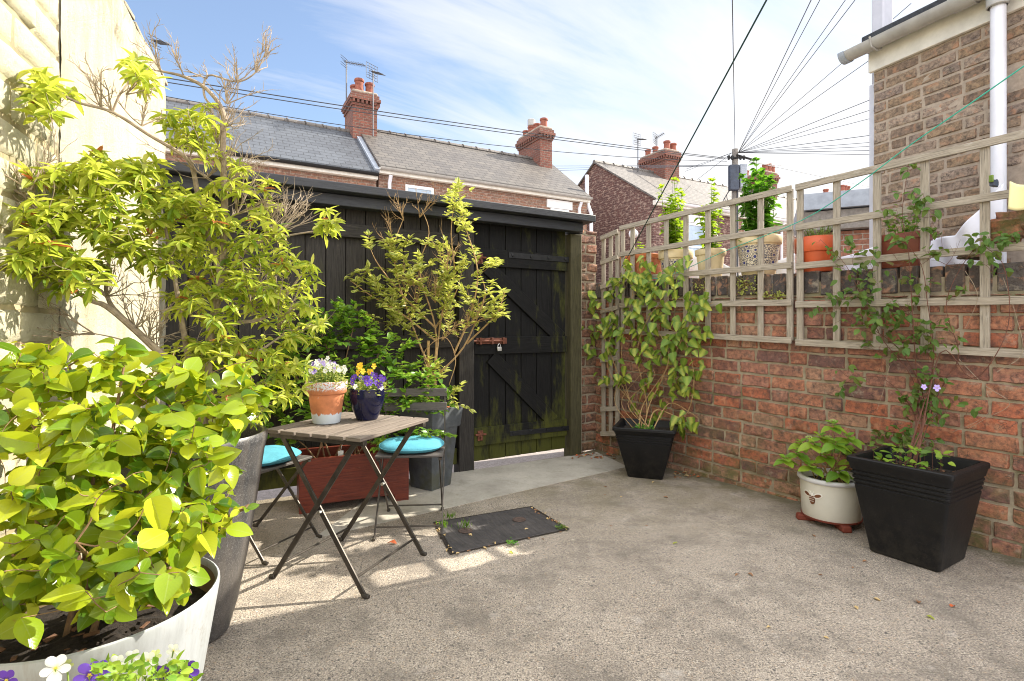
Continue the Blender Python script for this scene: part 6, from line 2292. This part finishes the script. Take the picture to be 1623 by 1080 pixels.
# -- plants in the pots on the wall
def upright(name, label, base, h, rad, n_st, step, ln, wd, mat, seed, tpl=T_OVATE, lean=(0, 0), top=.5):
    P = Plant(name, label, 'pot plant', base, seed)
    r = P.r
    for k in range(n_st):
        a = r.uniform(0, 6.28)
        hh = h * (1 if k == 0 else r.uniform(.45, .92))
        q_ = rad * (.15 if k == 0 else r.uniform(.3, 1))
        e = P.root + np.array((q_ * math.cos(a) + lean[0], q_ * math.sin(a) + lean[1], hh))
        st = P.root + np.array((q_ * .4 * math.cos(a), q_ * .4 * math.sin(a), 0))
        pts = P.branch([st, (st + e) / 2 + np.array((r.uniform(-.02, .02), r.uniform(-.02, .02), 0)), e], .004, .0018, 5, 8)
        L = 0
        for i in range(1, len(pts)):
            L += np.linalg.norm(pts[i] - pts[i - 1])
            if L > step:
                L = 0
                f = i / len(pts)
                for j in range(2):
                    aa = r.uniform(0, 6.28)
                    d = np.array((math.cos(aa), math.sin(aa), r.uniform(-.5, .4)))
                    s_ = (1 - f * top) * r.uniform(.7, 1.15)
                    P.leaf(pts[i], d, unit((r.uniform(-.4, .4), r.uniform(-.6, .2), 1)), ln * s_, wd * s_, mat, tpl)
        P.rosette(e, (0, 0, 1), 5, ln * .5, wd * .5, mat, tpl, (.2, 1.2))
    return P.done('stem_green')


def hgt(px, py, p):
    return at(px, py, p[1])[2] - p[2]


b2, b3, b4 = (q_ + np.array((0, 0, .2)) for q_ in (l2, l3, l4))
upright('hollyhock', 'tall lime green leafy plant in the first mosaic pot', b2, hgt(1082, 283, b2), .12, 13, .022, .095, .07, 'bright_leaf', 71)
upright('hollyhock', 'sparse yellow-green plant with drooping leaves in the plain cream pot', b3, hgt(1118, 284, b3), .12, 10, .032, .085, .065, 'bright_leaf', 72)
upright('leafy_pot_plant', 'dense dark green plant rising to a point from the largest mosaic pot', b4, hgt(1193, 250, b4), .15, 22, .022, .11, .07, 'deep_leaf', 73)
b5 = l5 + np.array((0, 0, .2))
upright('herb_tuft', 'grey-green needle-leaved herb in the round orange pot', b5, .16, .13, 26, .014, .03, .005, 'herb_leaf', 74, T_SMALL)
b6 = l6 + np.array((0, 0, .17))
upright('leafy_pot_plant', 'green bushy plant in the brown rectangular trough', b6, .14, .1, 10, .03, .06, .035, 'green_leaf', 75)
b1 = l1 + np.array((0, 0, .2))
upright('seedling', 'small pale green seedlings in the orange terracotta trough', b1, .17, .1, 6, .03, .05, .03, 'bright_leaf', 76)
for k, (px, py, w_, h_, n, lab) in enumerate(((1183, 452, 16, 18, 120, 'trailing yellow-green stonecrop on the coping under the largest mosaic pot'), (1222, 468, 22, 9, 100, 'low stonecrop creeping along the coping beside the trellis post'), (1112, 452, 14, 12, 50, 'small dark stonecrop on the coping under the plain cream pot'))):
    c = wl(px, py, .02)
    P = Plant('stonecrop', lab, 'creeping plant', c, 80 + k, 'stonecrop on the coping')
    for i in range(n):
        p_ = wl(px + w_ * P.r.uniform(-1, 1), py + h_ * P.r.uniform(-1, 1) * P.r.random() ** .3, P.r.uniform(-.005, .03))
        P.leaf(p_, (P.r.uniform(-1, .3), P.r.uniform(-1, .3), P.r.uniform(-.5, .5)), unit((-.5, -.5, .6)), .018 * P.r.uniform(.6, 1.2), .013, 'variegated_leaf', T_SMALL)
        if i % 5 == 0:
            P.branch([c, (c + p_) / 2, p_], .0015, .001, 4, 2, False)
    P.done('stem_brown')

# -- weeds and fallen leaves on the concrete
for k, (px, py, n, lab) in enumerate(((702, 836, 40, 'green weeds at the left edge of the iron cover'), (738, 838, 26, 'thin grass sprouting from the lifting hole of the iron cover'), (812, 862, 45, 'small green weed at the front edge of the iron cover'), (890, 838, 60, 'dark mossy weed at the right corner of the iron cover'), (712, 822, 30, 'pale weeds behind the iron cover by the chair foot'))):
    c = on_ground(px, py, .008)
    P = Plant('weed_tuft', lab, 'weed', c, 90 + k)
    for i in range(n):
        p_ = c + np.array((P.r.gauss(0, .016), P.r.gauss(0, .014), P.r.uniform(0, .012)))
        if k in (0, 1, 4):
            P.leaf(p_, (P.r.uniform(-.5, .5), P.r.uniform(-.5, .5), 1), unit((P.r.uniform(-1, 1), -1, .2)), P.r.uniform(.02, .05 if k == 1 else .035), .004, 'green_leaf', T_LANCE)
        else:
            P.leaf(p_, (P.r.uniform(-1, 1), P.r.uniform(-1, 1), .3), unit((P.r.uniform(-.3, .3), -.2, 1)), .014, .009, 'deep_leaf' if k == 2 else 'clematis_leaf', T_SMALL)
    P.done('stem_green')


def dry_leaf_mesh(mat, seed):
    V0, F0, A0 = T_OVATE
    rr_ = random.Random(seed)
    m = MB()
    for (x, y, z) in V0:
        m.v.append((x * .55, y - .5, .16 + z * .2 + rr_.uniform(-.07, .07) + .35 * abs(x) ** 1.2))
    lo = min(v[2] for v in m.v)
    m.v = [(x, y, z - lo) for x, y, z in m.v]
    m.f = list(F0)
    m.uv = [None] * len(F0)
    ob = m.build('dry_leaf', mat, None, smooth=60)
    me = ob.data
    bpy.data.objects.remove(ob)
    return me


LM = [dry_leaf_mesh(mt, k) for k, mt in enumerate(('dead_leaf', 'straw_leaf', 'dead_leaf', 'straw_leaf', 'red_leaf', 'pieris_leaf'))]
rr = random.Random(77)


def drop(px, py, size, kind, label, group, z=.001):
    p = on_ground(px, py, z)
    ob = bpy.data.objects.new('dry_leaf', LM[kind])
    COL.objects.link(ob)
    ob.location = tuple(p)
    ob.rotation_euler = (rr.uniform(-.2, .2), rr.uniform(-.2, .2), rr.uniform(0, 6.28))
    ob.scale = (size, size, size)
    return tag(ob, label, 'leaf', group)


drop(621, 862, .055, 4, 'orange-red fallen leaf lying alone under the bistro table', None)
GLF = 'dry leaves scattered on the concrete'
lab_a, lab_b, lab_c = 'dry brown leaf litter caught around the iron cover edge', 'dry brown leaf in the corner between gate post and ivy pot', 'small dry leaf scattered on the open concrete'
for k in range(46):
    u = rr.random()
    a, b = ((cA, cB), (cB, cC), (cC, cD), (cD, cC), (cC, cD))[rr.randrange(5)]
    q_ = (a + (b - a) * u - mid) * 1.03 + mid
    px, py = CX + F * q_[0] / q_[1], CY + F * H / q_[1]
    drop(px + rr.gauss(0, 3), py + rr.gauss(0, 1.5), rr.uniform(.012, .026), rr.choice((0, 1, 1, 2, 3)), lab_a, 'leaf litter round the iron cover', .006)
for k in range(40):
    drop(rr.uniform(905, 975), rr.uniform(719, 727) + rr.gauss(0, 1), rr.uniform(.025, .045), rr.choice((0, 2, 2, 1, 4)), lab_b, 'leaf litter in the far corner', .004)
for k in range(26):
    drop(rr.uniform(1065, 1110), rr.uniform(748, 760), rr.uniform(.02, .04), rr.choice((0, 2, 1, 4)), 'dry brown leaf at the wall foot right of the ivy pot', 'leaf litter at the wall foot')
for (px, py, s_, kd) in ((960, 772, .03, 0), (958, 785, .025, 0), (1055, 789, .035, 2), (1035, 765, .03, 3), (835, 840, .03, 1), (815, 833, .024, 0), (783, 862, .035, 1), (768, 870, .03, 1), (810, 877, .028, 5), (1070, 862, .03, 5), (1025, 834, .018, 0), (968, 834, .018, 0), (1300, 912, .02, 2), (1352, 900, .02, 0), (1455, 955, .04, 2), (1510, 962, .035, 4), (1475, 980, .03, 5), (1357, 964, .028, 1), (1390, 951, .03, 3), (1190, 912, .03, 2), (1168, 912, .025, 2), (1218, 995, .022, 1), (1310, 1012, .02, 1), (745, 850, .04, 1), (735, 846, .035, 0), (1290, 850, .03, 0), (1420, 870, .025, 1), (1370, 890, .025, 0), (985, 788, .02, 3), (860, 855, .02, 0)):
    drop(px, py, s_, kd, lab_c, GLF)
